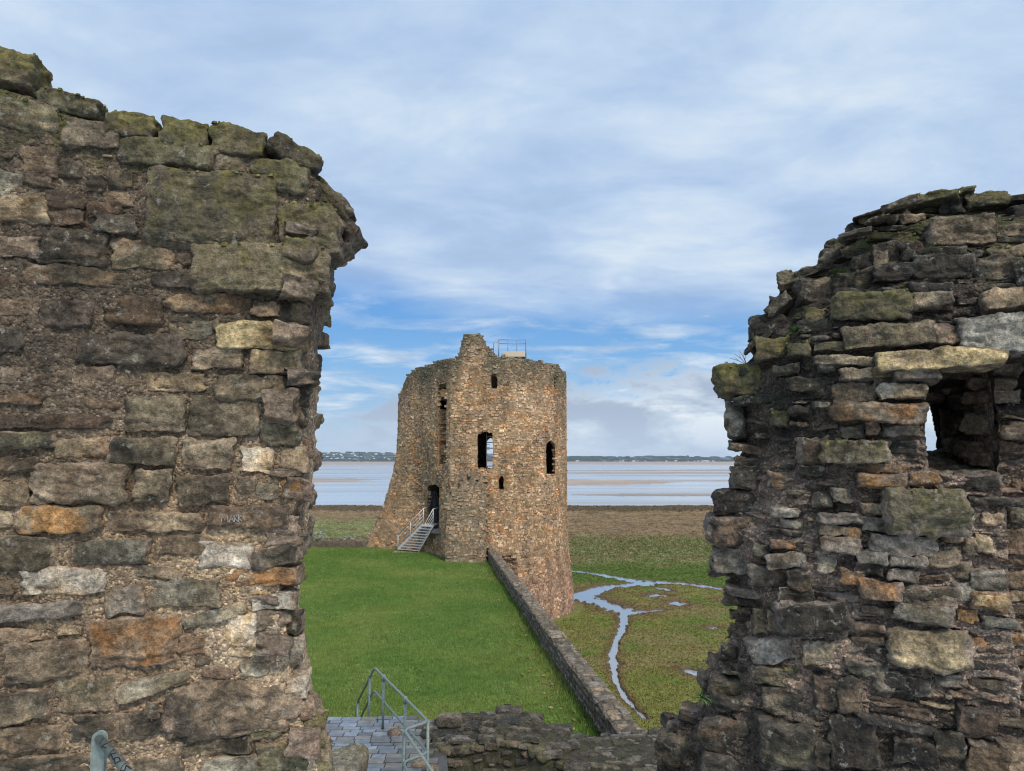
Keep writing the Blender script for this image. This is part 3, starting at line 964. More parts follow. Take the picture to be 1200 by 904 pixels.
ras = Raster(-1.6, 1.75, 4.55, ZTOP + .1)
NI['t'] += .0
ras.a[ras.sl((NI['l'] + NI['r']) / 2, (NI['b'] + NI['t']) / 2, (NI['r'] - NI['l']) / 2, (NI['t'] - NI['b']) / 2, 0)] = True
k19 = 380 / 1200
RE = [
 (700,84,942,156,'M',.08,dict(moss=1.0,dy=-40)), (928,66,1018,95,'M',.05,dict(moss=1.0)), (983,80,1132,152,'M',.08,dict(moss=.7,dy=-15)), (1130,88,1260,132,'K',.07,dict(dy=-15)), (893,105,982,167,'K',.08),
 (838,184,1074,287,'GM',.12,dict(dy=-12,k=6,moss=.25)), (1088,203,1178,247,'G',.06), (1148,132,1230,192,'K',.06), (733,160,832,207,'G',.06,dict(dy=-18)), (570,158,674,196,'K',.08,dict(dy=-28)), (588,165,692,217,'M',.08,dict(dy=-12,moss=.8)), (545,203,600,256,'K',.07), (462,258,548,306,'KM',.08,dict(dy=-15)),
 (618,225,804,272,'M',.08,dict(moss=.9,dy=-20)), (638,272,742,332,'K',.06), (738,270,832,332,'KR',.06), (628,305,692,377,'GT',.06), (563,320,652,392,'K',.06), (633,358,790,424,'K',.11,dict(dy=-12)), (790,325,994,402,'K',.11,dict(dy=-6)), (1058,290,1260,334,'MG',.08,dict(moss=.5)), (758,292,974,347,'K',.10,dict(dy=-18)),
 (493,385,642,482,'KM',.05), (288,375,362,432,'M',.08,dict(moss=.6)), (358,410,493,497,'BD',.08), (258,468,294,522,'K',.06), (188,545,334,628,'K',.08), (388,515,472,562,'MG',.06), (363,560,472,602,'K',.05), (498,460,774,557,'M',.14,dict(moss=.75,dy=-10,k=5)), (778,420,924,472,'K',.08,dict(dy=-8)), (778,468,922,522,'TD',.10), (1036,450,1194,540,'TM',.09,dict(dy=-25,k=5)),
 (538,573,852,657,'GM',.10,dict(k=11,wob=.07,moss=.3,strat=.008)), (848,583,963,657,'TP',.09), (962,542,1260,672,'L',.13,dict(k=14,wob=.05,strat=.010,moss=.05,jit=.03)), (213,630,332,707,'M',.10,dict(moss=.8)), (328,638,412,692,'MD',.09,dict(moss=.8)), (656,668,1078,741,'YT',.16,dict(k=13,wob=.05,strat=.008,jit=.03,moss=.08)),
 (428,688,662,732,'G',.09,dict(dy=8)), (708,733,867,792,'GS',.12,dict(k=12,wob=.06)), (438,714,502,747,'GS',.07), (56,723,274,842,'M',.12,dict(moss=.85,k=5,hz=.22)), (518,740,702,782,'GD',.08), (663,788,827,852,'TW',.08), (278,730,372,767,'K',.09), (128,830,302,872,'K',.08,dict(dy=-10)), (498,790,654,862,'KG',.06),
 (1150,345,1260,440,'KG',.08), (1000,330,1150,420,'KG',.06), (1190,450,1260,530,'K',.05), (420,640,540,680,'KM',.06),
]
RF = [
 (500,164,818,234,'GO',.14,dict(k=7,moss=.12,dy=4)), (98,160,172,292,'KS',.07,dict(k=9,hz=.14)), (263,190,332,252,'M',.05,dict(moss=.8)), (328,180,412,212,'K',.06), (518,245,607,297,'KS',.03), (608,240,667,292,'TP',.05), (678,240,806,292,'GS',.07), (696,305,806,357,'K',.03), (463,308,694,387,'MG',.13,dict(moss=.5,k=5)),  # next-to-last block is dark to stand for a shaded hole
 (368,294,467,387,'R',.06), (598,392,764,427,'BO',.05), (363,390,477,427,'K',.07), (128,400,274,482,'K',.05), (258,420,352,482,'R',.04), (588,425,764,477,'OP',.10), (756,418,864,475,'O',.115,dict(k=7)), (676,488,954,648,'MG',.19,dict(moss=.55,k=7,hz=.2,wob=.1)), (483,475,557,527,'S',.07), (418,500,492,557,'KS',.06), (588,535,682,582,'KG',.08),
 (268,545,374,587,'L',.08,dict(k=4)), (438,570,604,612,'S',.09,dict(dy=8)), (598,580,682,632,'S',.07), (438,615,537,657,'GS',.07), (533,625,602,677,'TO',.06), (628,645,843,717,'S',.10), (448,660,594,722,'SR',.09,dict(dy=6)), (298,590,382,632,'S',.03), (36,590,208,692,'KB',.08,dict(k=4,hz=.16)), (268,670,357,702,'O',.05), (378,682,422,717,'R',.05), (198,685,257,732,'KS',.05),
 (253,715,392,772,'SG',.09,dict(dy=-4)), (428,720,502,792,'S',.05), (58,705,198,787,'S',.05), (588,708,694,762,'S',.11,dict(dy=6)), (698,720,827,777,'SP',.10,dict(dy=12)), (818,710,963,772,'TP',.06), (573,745,672,792,'RD',.07), (518,778,604,840,'BO',.08,dict(dy=18)), (598,812,744,892,'OB',.12,dict(dy=18)), (788,790,917,817,'RP',.05), (688,775,802,822,'S',.09,dict(dy=6)), (188,775,332,842,'SG',.06), (328,780,412,852,'KG',.06),
 (923,560,1013,642,'SL',.06), (900,645,977,682,'T',.04), (968,655,1022,722,'GT',.06), (1020,650,1082,717,'TP',.07), (996,775,1117,862,'S',.06), (938,750,1002,812,'GT',.04), (1003,860,1127,910,'YO',.08,dict(k=11)), (757,842,944,905,'G',.09,dict(dy=10)), (938,830,1012,887,'LS',.05), (298,850,422,905,'K',.07),
 (1138,545,1260,612,'GS',.06), (1036,570,1117,617,'T',.05), (1128,640,1240,722,'RG',.05), (1123,725,1194,767,'R',.04), (1138,785,1240,852,'BP',.05), (1140,860,1240,900,'T',.05), (950,430,1110,480,'KS',.03),
]
RH = [
 (376,182,604,292,'K',.14,dict(k=5,dy=8,hz=.18)), (378,150,484,190,'K',.07), (298,215,352,292,'GT',.05), (343,220,404,287,'BT',.05), (286,297,474,377,'SL',.08,dict(dy=-8,strat=.008)), (460,312,584,392,'GS',.05,dict(dy=12)), (186,330,242,392,'K',.06), (745,282,1003,404,'TG',.10,dict(k=5)), (798,130,964,197,'GP',.09,dict(dy=4)), (768,190,954,262,'SG',.10,dict(dy=18)), (1023,150,1138,207,'OY',.08), (1013,300,1067,347,'O',.05), (1063,320,1132,347,'O',.04), (1123,285,1240,337,'OT',.05), (973,205,1042,252,'OT',.05),
 (958,120,1027,182,'SL',.05), (1120,415,1260,507,'SD',.09,dict(k=5)), (1138,512,1260,552,'BP',.05), (496,430,572,532,'BD',.10,dict(k=10)), (570,432,648,542,'KB',.09,dict(k=10)), (128,570,284,692,'KR',.08,dict(dy=10)), (322,592,498,742,'KM',.09,dict(k=8)), (553,572,704,742,'K',.06), (648,560,892,632,'KS',.07,dict(dy=55)), (688,430,762,482,'KS',.05), (978,540,1102,632,'RD',.07), (898,425,992,467,'KS',.05), (998,370,1067,412,'K',.05),
 (848,515,963,547,'TG',.04,dict(dy=20)), (48,550,142,612,'K',.06,dict(dy=40)), (498,648,552,742,'KG',.05), (760,640,900,740,'K',.06,dict(dy=30)), (900,620,1000,700,'KG',.05), (1010,650,1140,760,'RB',.06), (-20,640,120,760,'KM',.05,dict(moss=.4)), (1140,560,1240,640,'GP',.04), (1140,650,1240,760,'TP',.05), (130,700,320,780,'K',.05), (160,440,290,520,'KM',.06,dict(moss=.4)), (290,400,480,470,'KM',.05,dict(moss=.45)), (330,490,480,570,'KG',.05), (600,380,740,430,'KS',.05), (740,420,880,500,'KS',.06,dict(dy=25)), (170,500,300,560,'K',.05),
]
traced(RP, [(820, 200, k19, RE), (820, 420, k19, RF), (780, 640, .35, RH)], ras, rstones, .06, jit=.12, grow=1.13, mcf=lambda p: (.24, .185, .145) if 5.3 < p[2] < 6.6 else (.085, .07, .055))
def r_in(u, v):
    return u > r_edge(v) + .03 and r_dist(np.array(u), np.array(v)) > .03
for (u, v, hu, hv) in ras.fill([(.18, .42, .05, .13, 3400), (.09, .26, .03, .08, 8200), (.05, .14, .022, .05, 9500), (.025, .06, .014, .028, 5000)], .004, r_in):
    if v > 6.75 or v < 5.25:
        code = pick([('K', 6), ('KM', 3), ('D', 2), ('DM', 2), ('KS', 2), ('DS', 1)])
        if v < 5.25: code = pick([('K', 5), ('D', 3), ('KS', 2), ('R', 1), ('DB', 1)])
    elif u > u_step - .02:
        if v > v_dark - .02 and v < v_step + .05:
            continue
        code = pick([('P', 3), ('T', 2), ('G', 2), ('B', 1.5), ('S', 1), ('O', .5)])
    elif u < -.25 and v > 6.2:
        code = pick([('K', 5), ('D', 2), ('R', 1), ('KM', 2), ('DS', 1), ('G', .6)])
    else:
        code = pick([('S', 2.5), ('G', 3), ('P', 2), ('T', .8), ('O', .5), ('R', 1.5), ('K', 3), ('D', 3), ('B', 2), ('BO', .5)])
    pp = RP.pos(np.array(u), np.array(v))
    rstones.append(stone(pp, RP.U, UP, RP.N, (hu * 1.2, hv * 1.16, max(.05, min(.16, hu * .8))), code, random.uniform(.0, .045) + min(.045, hv * .6), random.gauss(-.03, .07), jit=.14, wob=.17, flat=.35))
    rstones[-1]['mc'] = (.19, .145, .115) if 5.3 < v < 6.6 else (.085, .07, .055)
# rough stones along the broken outline
tot = 0
for a, b in zip(_re[2:-5], _re[3:-4]):
    L = np.hypot(*(b - a)); n = max(1, int(L / .075))
    for i in range(n):
        q = a + (b - a) * (i + random.random()) / n
        if 6.62 < q[1] < 6.86 and q[0] < -.3: continue
        pp = RP.base(np.array(q[0]), np.array(q[1])) + RP.N * (R_OFF + random.uniform(-.35, .12))
        code = pick([('K', 4), ('KM', 3), ('D', 1), ('DM', 2)]) if q[1] > 6.3 else pick([('D', 3), ('S', 2), ('B', 2), ('P', 1.5), ('G', 2)])
        ed = b - a; sl_ = math.atan2(-abs(ed[1]), abs(ed[0]) + 1e-6)
        top_ = q[1] > 6.95
        nrm_ = np.array([abs(ed[1]), -abs(ed[0])]) / (np.hypot(*ed) + 1e-6)
        hw_, hh_ = (random.uniform(.05, .11), random.uniform(.018, .04)) if top_ else (random.uniform(.06, .13), random.uniform(.022, .055))
        rstones.append(stone(pp + (RP.U * nrm_[0] + UP * nrm_[1]) * random.uniform(.035, .075), RP.U, UP, RP.N, (hw_, hh_, .09), code, .05, (-.45 * sl_ if top_ else 0) + random.gauss(0, .08), jit=.22, wob=.2, flat=.3))
rstones = [q for q in rstones if not (q['o'][2] > 8.13 and q['o'][0] > 2.5)]
rstones = [q for q in rstones if not ((q['o'] - RP.O) @ RP.U > 1.2 and max(q['h'][:2]) < .035)]
for s_ in rstones:
    s_['c'] = (s_['c'][0] * COOL, s_['c'][1] * COOL * .88)
build_stones(acc, rstones, .0085)
moss_cushions(acc)
right_pier = acc.build('ruined_wall', [MORTAR, STONE])
tag(right_pier, 'dark broken masonry pier with an arrow slit recess under a pale lintel, right of the gap', 'stone wall')
print('near walls', round(time.time() - TSTART, 1), len(stones), len(rstones))
# ================================================================== tower
TC = np.array([-2.16, 56.0])
ZMARSH = -4.2
def wrap(a):
    return (a + math.pi) % (2 * math.pi) - math.pi
D2 = math.radians
recs = []      # filled below, extra recesses (phi0, phi1, z0, z1, depth)
def tower_R(phi, z):
    phi = np.asarray(phi, float); z = np.asarray(z, float)
    R = 6.28 + .0 * z
    R = R + .45 * sstep(3.0, -4.2, z) ** 1.4
    b = np.interp(z, [-5, 0, .8, 1.6, 2.6, 3.9, 5.7, 7.2, 9.0, 10.4, 13], [3.1, 3.0, 2.6, 2.15, 1.65, 1.2, .72, .48, .40, .40, .40])
    # hollow of the gorge, lower left
    pd = np.degrees(phi)
    # flat gorge wall that cuts the round
    chord = 4.9 / np.clip(np.cos(phi + D2(57.6)), .5, 1)
    inz = (pd < -10) & (pd > -110)
    R = np.where(inz, np.minimum(R, chord + .12 * sstep(1.5, -3, z)), R)
    # facing lost below a rising broken line
    zl = 4.9 + np.clip((-31 - pd) / 22.0, 0, 1) * 2.3 - np.clip((-53 - pd) / 25.0, 0, 1) * 2.0
    ww = .2 + np.clip((-46 - pd) / 14, 0, 1) * 2.0
    k = sstep(zl + ww * .6, zl - ww, z) * sstep(-92, -80, pd) * sstep(-29, -31, pd)
    R = R - .45 * k
    R = R + b * np.exp(-(wrap(phi + D2(99)) / D2(17)) ** 2)
    # stub of the curtain wall
    top = 5.9 - .10 * np.abs(pd + 4) + .25 * np.sin(pd * 1.3)
    stb = sstep(-18.0, -17.0, pd) * sstep(4.5, 3.5, pd) * sstep(top + .15, top - .5, z)
    R = R + stb * (.95 + .05 * (6 - z))
    for (a, b_, z0, z1, dd) in recs:
        m = sstep(a, a + .03, phi) * sstep(b_, b_ - .03, phi) * sstep(z0 - .1, z0 + .1, z) * sstep(z1 + .25, z1 - .25, z)
        R = R - dd * m
    return R
def tpos(phi, z, dr=0.0):
    R = tower_R(phi, z) + dr
    return np.stack([TC[0] + R * np.sin(phi), TC[1] - R * np.cos(phi), z], -1)
def tpix(px, py, far=False, d0=42.0):
    r = ray(px, py)
    d = np.arange(d0, 75, .04)
    P = CAM + r * (d / r[1])[:, None]
    dx, dy = P[:, 0] - TC[0], P[:, 1] - TC[1]
    phi = np.arctan2(dx, -dy)
    rad = np.hypot(dx, dy)
    if far:
        ins = np.where(rad < 5.0)[0]
        i = ins[-1] if len(ins) else len(d) // 2
    else:
        ins = np.where(rad < tower_R(phi, P[:, 2]))[0]
        i = ins[0] if len(ins) else int(np.argmin(rad))
    return float(phi[i]), float(P[i, 2]), P[i]
# groove and ledge recesses
a0 = tpix(513, 480)[0]; a1 = tpix(523, 480)[0]
recs_new = [(a0, a1, tpix(518, 545)[1], tpix(518, 452)[1], .85)]
b0 = tpix(583, 665)[0]; b1 = tpix(606, 665)[0]
recs_new.append((b0, b1, tpix(594, 688)[1] - 1, tpix(594, 655)[1], .55))
c0, c1 = tpix(649, 447)[0], tpix(655, 447)[0]
recs_new.append((c0, c1, tpix(652, 453)[1], tpix(652, 443)[1], .35))
recs_new.append((tpix(556, 420)[0], tpix(572, 420)[0], tpix(560, 423)[1], tpix(560, 417)[1], .0))
recs.extend(recs_new)
# top profile
prof = [(470, 462), (472, 449), (478, 438), (488, 430), (505, 427), (522, 423), (533, 421), (538, 412), (541, 398), (542, 391), (550, 390), (563, 391), (566, 396), (570, 405), (577, 411), (582, 417), (600, 418), (618, 420), (640, 425), (656, 429), (663, 436)]
pz = []
for x, y in prof:
    ph, z, P_ = tpix(min(max(x, 472), 661), 480)
    pz.append((ph + (x - min(max(x, 472), 661)) * .01, at_depth(x, y, P_[1])[2]))
pz = np.array(sorted(pz))
def tower_top(phi):
    w = wrap(np.asarray(phi, float))
    z = np.interp(w, pz[:, 0], pz[:, 1])
    k = sstep(pz[-1, 0], pz[-1, 0] + .5, w) + sstep(pz[0, 0], pz[0, 0] - .5, w)
    return z * (1 - k) + 13.05 * k + .0
holes = []    # phi0, phi1, z0, z1
def add_hole(x0, y0, x1, y1, far=False, pad=0.0):
    P = [tpix(x0, y0, far), tpix(x1, y0, far), tpix(x0, y1, far), tpix(x1, y1, far)]
    ph = [q[0] for q in P]; zz = [q[1] for q in P]
    if far:
        ph = [q % (2 * math.pi) for q in ph]
    holes.append((min(ph) - pad, max(ph) + pad, min(zz) - pad * 3, max(zz) + pad * 3))
    return holes[-1]
win = add_hole(560, 506.5, 577.5, 549)
door = add_hole(501, 568, 514, 619)
add_hole(640.5, 518, 650.5, 556)
add_hole(584.5, 559, 590, 574)
add_hole(576, 437.5, 582, 455)
slot = add_hole(514.5, 454, 521.5, 480)
farw = add_hole(570.5, 513, 577.5, 549, far=True, pad=.0)
def in_hole(phi, z, g=0.0):
    w = wrap(phi); m = np.zeros(np.shape(w), bool)
    for (a, b, z0, z1) in holes:
        c = (a + b) / 2; hw = (b - a) / 2 + g / 6
        dz = z1 - z0
        arch = .22 * dz * 0.4 * (np.clip(np.abs(wrap(w - c)) / hw, 0, 1)) ** 2
        m |= (np.abs(wrap(w - c)) < hw) & (z > z0 - g) & (z < z1 + g - arch)
    return m

tower = empty('round_tower', (TC[0], TC[1], ZMARSH))
tag(tower, 'round ruined sandstone tower with broken rim and dark windows beyond the lawn', 'tower')
acc = Acc()
# non uniform angles: dense at the front, coarse behind
ph_f = np.linspace(-1.95, 1.75, 560)
ph_b = np.linspace(1.75, 2 * math.pi - 1.95, 150)[1:-1]
phs = np.concatenate([ph_f, ph_b])
nz = 190
tt = np.linspace(0, 1, nz)
PH, T_ = np.meshgrid(phs, tt)
jagtop = fbm(np.stack([PH[0] * 14, PH[0] * 0, PH[0] * 0 + 4], 1), 3, 4) * .16
ZT = tower_top(PH) - .07 + jagtop[None, :]
Z_ = (ZMARSH - 1.0) + (ZT - (ZMARSH - 1.0)) * T_
Pt = tpos(PH, Z_, -.035)
Rout = tower_R(PH, Z_)
Rin = np.minimum(Rout - 1.0, 5.2)
phw = wrap(PH)
PHI = np.where(np.abs(phw) < 1.35, np.arcsin(np.clip(Rout * np.sin(phw) / Rin, -.985, .985)), phw)
kk_ = sstep(1.5, 1.2, np.abs(phw)); PHI = PHI * kk_ + phw * (1 - kk_)
Pin = np.stack([TC[0] + Rin * np.sin(PHI), TC[1] - Rin * np.cos(PHI), Z_], -1)
nP = len(phs)
hm = in_hole(PH, Z_)
def ring_faces(nr, nc):
    r, c = np.meshgrid(np.arange(nr - 1), np.arange(nc), indexing='ij')
    c2 = (c + 1) % nc
    return np.stack([r * nc + c, r * nc + c2, (r + 1) * nc + c2, (r + 1) * nc + c], -1)
fo = ring_faces(nz, nP)
hq = hm.ravel()[fo].sum(-1) >= 2
nout = Pt.reshape(-1, 3).shape[0]
outer = fo[~hq]
inner = fo[~hq][:, [0, 3, 2, 1]] + nout
side = []
for (dr, dc, e) in ((0, -1, (3, 0)), (0, 1, (1, 2)), (-1, 0, (0, 1)), (1, 0, (2, 3))):
    nb = np.roll(hq, (-dr, -dc), (0, 1))
    m = (~hq) & nb
    if dr == -1: m[0] = False
    if dr == 1: m[-1] = False
    q = fo[m]
    side.append(np.stack([q[:, e[1]], q[:, e[0]], q[:, e[0]] + nout, q[:, e[1]] + nout], 1))
tr = np.arange(nP) + (nz - 1) * nP
tr2 = (np.arange(nP) + 1) % nP + (nz - 1) * nP
side.append(np.stack([tr, tr2, tr2 + nout, tr + nout], 1))
p = np.concatenate([Pt.reshape(-1, 3), Pin.reshape(-1, 3)])
dv = np.stack([fbm(p * 2.2, 3, 40), fbm(p * 2.2, 3, 50), fbm(p * 2.2, 3, 60)], 1) * .10
def tower_col(p, g):
    """weathering colours of the masonry and painted stub shading, by place on the tower"""
    z = p[:, 2]
    t = fbm(p * np.array([.55, .55, .8]), 3, 91)
    t2 = fbm(p * np.array([.9, .9, 1.6]), 3, 95)
    c = np.array([.365, .250, .145]) * np.ones((len(p), 1))
    c = c * (1 - sstep(-.1, .4, t)[:, None]) + np.array([.330, .235, .150]) * sstep(-.1, .4, t)[:, None]
    k = sstep(0.05, .45, t2)[:, None]
    c = c * (1 - k) + np.array([.40, .225, .105]) * k
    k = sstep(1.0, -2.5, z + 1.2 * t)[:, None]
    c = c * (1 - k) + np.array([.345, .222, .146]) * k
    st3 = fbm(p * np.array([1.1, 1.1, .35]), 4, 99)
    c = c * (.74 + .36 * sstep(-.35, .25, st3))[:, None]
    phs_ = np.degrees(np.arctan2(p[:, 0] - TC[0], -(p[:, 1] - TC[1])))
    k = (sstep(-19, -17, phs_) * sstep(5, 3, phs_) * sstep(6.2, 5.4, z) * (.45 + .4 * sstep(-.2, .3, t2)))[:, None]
    c = c * (1 - k) + np.array([.20, .165, .115]) * k  # stub mottled greyer, its shading put into the colour
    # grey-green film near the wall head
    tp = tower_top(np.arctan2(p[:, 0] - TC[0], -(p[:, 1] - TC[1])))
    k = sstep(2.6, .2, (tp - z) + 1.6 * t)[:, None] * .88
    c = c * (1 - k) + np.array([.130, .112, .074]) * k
    return c
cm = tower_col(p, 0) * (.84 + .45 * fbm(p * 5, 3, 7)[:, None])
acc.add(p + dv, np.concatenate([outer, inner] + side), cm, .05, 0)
_, _, q_ = tpix(579, 446)
bv, bf = box_vf((q_[0] - .15, q_[1] + 2.4, q_[2] - .25), (.8, .3, 1.25))  # dark block added behind the small upper slot to shut out the sky
acc.add(bv, bf, (.12, .10, .075), .1, 0)
# coursed stones over the visible part
ts = []
z = ZMARSH - .6
while z < 15.4:
    hz = random.uniform(.085, .165) * (1.3 if z < 2.0 else 1.0)
    phi = -2.0 + random.uniform(0, .05)
    while phi < 1.8:
        w = random.uniform(.15, .44) / 6.3
        pc_ = phi + w / 2
        zc = z + hz / 2 + .06 * math.sin(phi * 3 + z * .8) + random.gauss(0, .012)
        if zc + hz * .3 < float(tower_top(pc_)) + random.uniform(-.06, .10):
            hh = in_hole(np.array([pc_ - w * .4, pc_, pc_ + w * .4]), np.array([zc] * 3), .02)
            if not hh.any() and random.random() > .06:
                ts.append((pc_, zc, w, hz))
        phi += w
    z += hz
ts = np.array(ts)
tc_ = tpos(ts[:, 0], ts[:, 1])
e1 = tpos(ts[:, 0] - ts[:, 2] / 2, ts[:, 1]); e2 = tpos(ts[:, 0] + ts[:, 2] / 2, ts[:, 1])
tcol = tower_col(tc_, 0)
tst = []
for i in range(len(ts)):
    X = e2[i] - e1[i]; X[2] = 0
    l = np.linalg.norm(X)
    big = l > .95
    if big:
        X = np.array([math.cos(ts[i, 0]), math.sin(ts[i, 0]), 0]); l = ts[i, 2] * 6
    else:
        X = X / l
    Z = np.cross(X, UP)
    s = stone((e1[i] + e2[i]) / 2 if not big else tc_[i], X, UP, Z, (l / 2 * .985, ts[i, 3] / 2 * random.uniform(.9, 1.12), .16), 'G', random.gauss(.0, .022) , random.gauss(0, .018), jit=.065, wob=.14)
    r = random.random()
    g = math.exp(random.gauss(0, .13))
    tint = np.array([1.0, 1.0, 1.0])
    if r < .12: tint = np.array([1.10, 1.0, .86])
    elif r < .24: tint = np.array([.92, .96, 1.0])
    elif r < .32: tint = np.array([1.12, .90, .82])
    elif r < .36: g *= .62
    elif r < .46: tint = np.array([1.18, 1.16, 1.08])
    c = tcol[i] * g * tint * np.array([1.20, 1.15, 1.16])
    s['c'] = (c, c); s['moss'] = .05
    if float(tower_top(ts[i, 0])) - ts[i, 1] < .7: s['moss'] = .45
    tst.append(s)
build_stones(acc, tst, .22, fine=False)
body = acc.build('masonry', [MORTAR, stone_material('tower_stone', .35)], smooth=False)
child(body, tower)
# unseen deck added inside to keep sky light out of the rooms, and floor
dk_m = plain_mat('unseen_deck', (.10, .085, .07), .9)
def disc(c, r, z, th, n=48):
    an = np.arange(n) / n * 2 * math.pi
    v = np.concatenate([np.stack([c[0] + r * np.cos(an), c[1] + r * np.sin(an), np.full(n, z)], 1), np.stack([c[0] + r * np.cos(an), c[1] + r * np.sin(an), np.full(n, z - th)], 1), [[c[0], c[1], z], [c[0], c[1], z - th]]])
    f = []
    for k in range(n):
        j = (k + 1) % n
        f += [[2*n, k, j, j], [2*n+1, n + j, n + k, n + k], [k, n + k, n + j, j]]
    return v, np.array(f)
dph = np.linspace(-math.pi, math.pi, 73)[:-1]
dr_ = np.minimum(tower_R(dph, np.full(72, 11.0)) - .5, 5.6)
dpl = np.stack([TC[0] + dr_ * np.sin(dph), TC[1] - dr_ * np.cos(dph)], 1)
dv_ = np.concatenate([np.c_[dpl, np.full(72, 11.0)], np.c_[dpl, np.full(72, 10.75)], [[*TC, 11.0], [*TC, 10.75]]])
df_ = []
for k in range(72):
    j = (k + 1) % 72
    df_ += [[144, k, j, j], [145, 72 + j, 72 + k, 72 + k], [k, 72 + k, 72 + j, j]]
simple_obj('light_stop_deck', [(dv_, df_)], dk_m, tower)
simple_obj('floor_slab', [disc(TC, 4.9, 1.75, .3)], plain_mat('stone_floor', (.16, .14, .12), .9), tower)

galv = plain_mat('galvanised_steel', (.50, .47, .44), .55, .2, .2, 12)
dark_steel = plain_mat('dark_steel', (.05, .055, .06), .5, .4, .2, 12)
# spiral stair seen through the big window
wp = tpos(np.array((win[0] + win[1]) / 2), np.array(win[2]))
sp = empty('spiral_staircase', (-1.95, 53.2, 1.8))
tag(sp, 'dark metal spiral stair with rails, inside the tower behind its arched window', 'staircase')
cx, cy = -2.55, 53.6
simple_obj('pole', [tube_vf([(cx, cy, 1.78), (cx, cy, 10.7)], .07, 10)], dark_steel, sp, True)
for k in range(20):
    a = k * .42; z0 = 4.6 + k * .19
    d = np.array([math.cos(a), math.sin(a), 0]); q = np.array([-d[1], d[0], 0])
    v = np.array([np.array([cx, cy, z0]) + d * r_ + q * s_ * wd + UP * h_ for h_ in (0, .03) for (r_, s_, wd) in ((.08, -1, .04), (.95, -1, .2), (.95, 1, .2), (.08, 1, .04))])
    simple_obj('step', [(v, np.array([[3,2,1,0],[4,5,6,7],[0,1,5,4],[1,2,6,5],[2,3,7,6],[3,0,4,7]]))], dark_steel, sp)
hel = [(cx + .97 * math.cos(k * .14), cy + .97 * math.sin(k * .14), 4.6 + k * .19 / 3 + 1.0) for k in range(72)]
simple_obj('handrail', [tube_vf(hel, .022, 6)], dark_steel, sp, True)
ww = []
for k in range(6):
    zz_ = win[2] + (win[3] - win[2]) * (k + .35) / 6
    ww.append(tube_vf([tuple(tpix(569.5, 530)[2][:2] + np.array([0, 1.2])) + (zz_,), tuple(tpix(577.5, 530)[2][:2] + np.array([.3, 1.2])) + (zz_,)], .032, 6))
xa = tpix(569.5, 530)[2]
ww.append(tube_vf([(xa[0], xa[1] + 1.2, win[2] - .2), (xa[0], xa[1] + 1.2, win[3])], .03, 6))
simple_obj('guard_rail', ww, galv, sp, True)

# ------------------------------------------------------------------ arched gate in the doorway
gp = tpos(np.array((door[0] + door[1]) / 2), np.array(door[2]))
gx0 = at_depth(503.5, 600, gp[1] + .9); gx1 = at_depth(515, 600, gp[1] + .9)
gate = empty('arched_gate', ((gx0[0] + gx1[0]) / 2, gx0[1], 1.75))
tag(gate, 'dark barred gate with a pointed arch frame in the tower doorway at the stair head', 'gate')
gw = (gx1[0] - gx0[0]) / 2; gcx = (gx1[0] + gx0[0]) / 2; gy = gx0[1]
ac = []
for t in np.linspace(0, 1, 9):
    ac.append((gcx - gw * (1 - t), gy, 3.2 + 1.1 * math.sin(t * math.pi / 2)))
ac2 = [(2 * gcx - a[0], a[1], a[2]) for a in ac][::-1]
simple_obj('frame', [tube_vf([(gcx - gw, gy, 1.76)] + ac + ac2[1:] + [(gcx + gw, gy, 1.76)], .035, 6)], dark_steel, gate, True)
bars = [tube_vf([(gcx + gw * s_, gy, 1.78), (gcx + gw * s_, gy, 3.2 + 1.05 * (1 - abs(s_)))], .02, 6) for s_ in (-.75, -.5, -.25, 0, .25, .5, .75)]
simple_obj('bars', bars, dark_steel, gate)

# ------------------------------------------------------------------ outside metal stair
bl, br = at_height(466.3, 645.5, .02), at_height(489.8, 647.5, .02)
tl, tr_ = at_depth(496.2, 615.0, 52.9), at_depth(507.5, 615.6, 52.3)
zt = float((tl[2] + tr_[2]) / 2); tl[2] = tr_[2] = zt
stc = empty('metal_staircase', tuple((bl + br) / 2))
tag(stc, 'grey metal staircase with barred handrails climbing from the lawn to the tower door', 'staircase')
def stringer(a, b):
    d = b - a; L = np.linalg.norm(d); X = d / L; Y = np.cross(UP, X); Y /= np.linalg.norm(Y); Zz = np.cross(X, Y)
    return box_vf((a + b) / 2, (L / 2, .025, .11), (X, Y, Zz))
for a, b in ((bl, tl), (br, tr_)):
    simple_obj('stringer', [stringer(a + UP * .08, b)], galv, stc)
for k in range(10):
    t = (k + .6) / 10.2
    a, b = bl * (1 - t) + tl * t, br * (1 - t) + tr_ * t
    X = b - a; L = np.linalg.norm(X[:2]); X[2] = 0; X /= np.linalg.norm(X)
    simple_obj('step', [box_vf((a + b) / 2 + UP * .02, (L / 2, .12, .025), (X, np.cross(UP, X), UP))], galv, stc)
land_b = at_depth(514, 616, 53.6); land_a = at_depth(502.0, 616, 54.2)
simple_obj('landing', [(np.array([[*q[:2], zt + h_] for h_ in (-.08, 0) for q in (tl, tr_, land_b, land_a)]), np.array([[3,2,1,0],[4,5,6,7],[0,1,5,4],[1,2,6,5],[2,3,7,6],[3,0,4,7]]))], galv, stc)
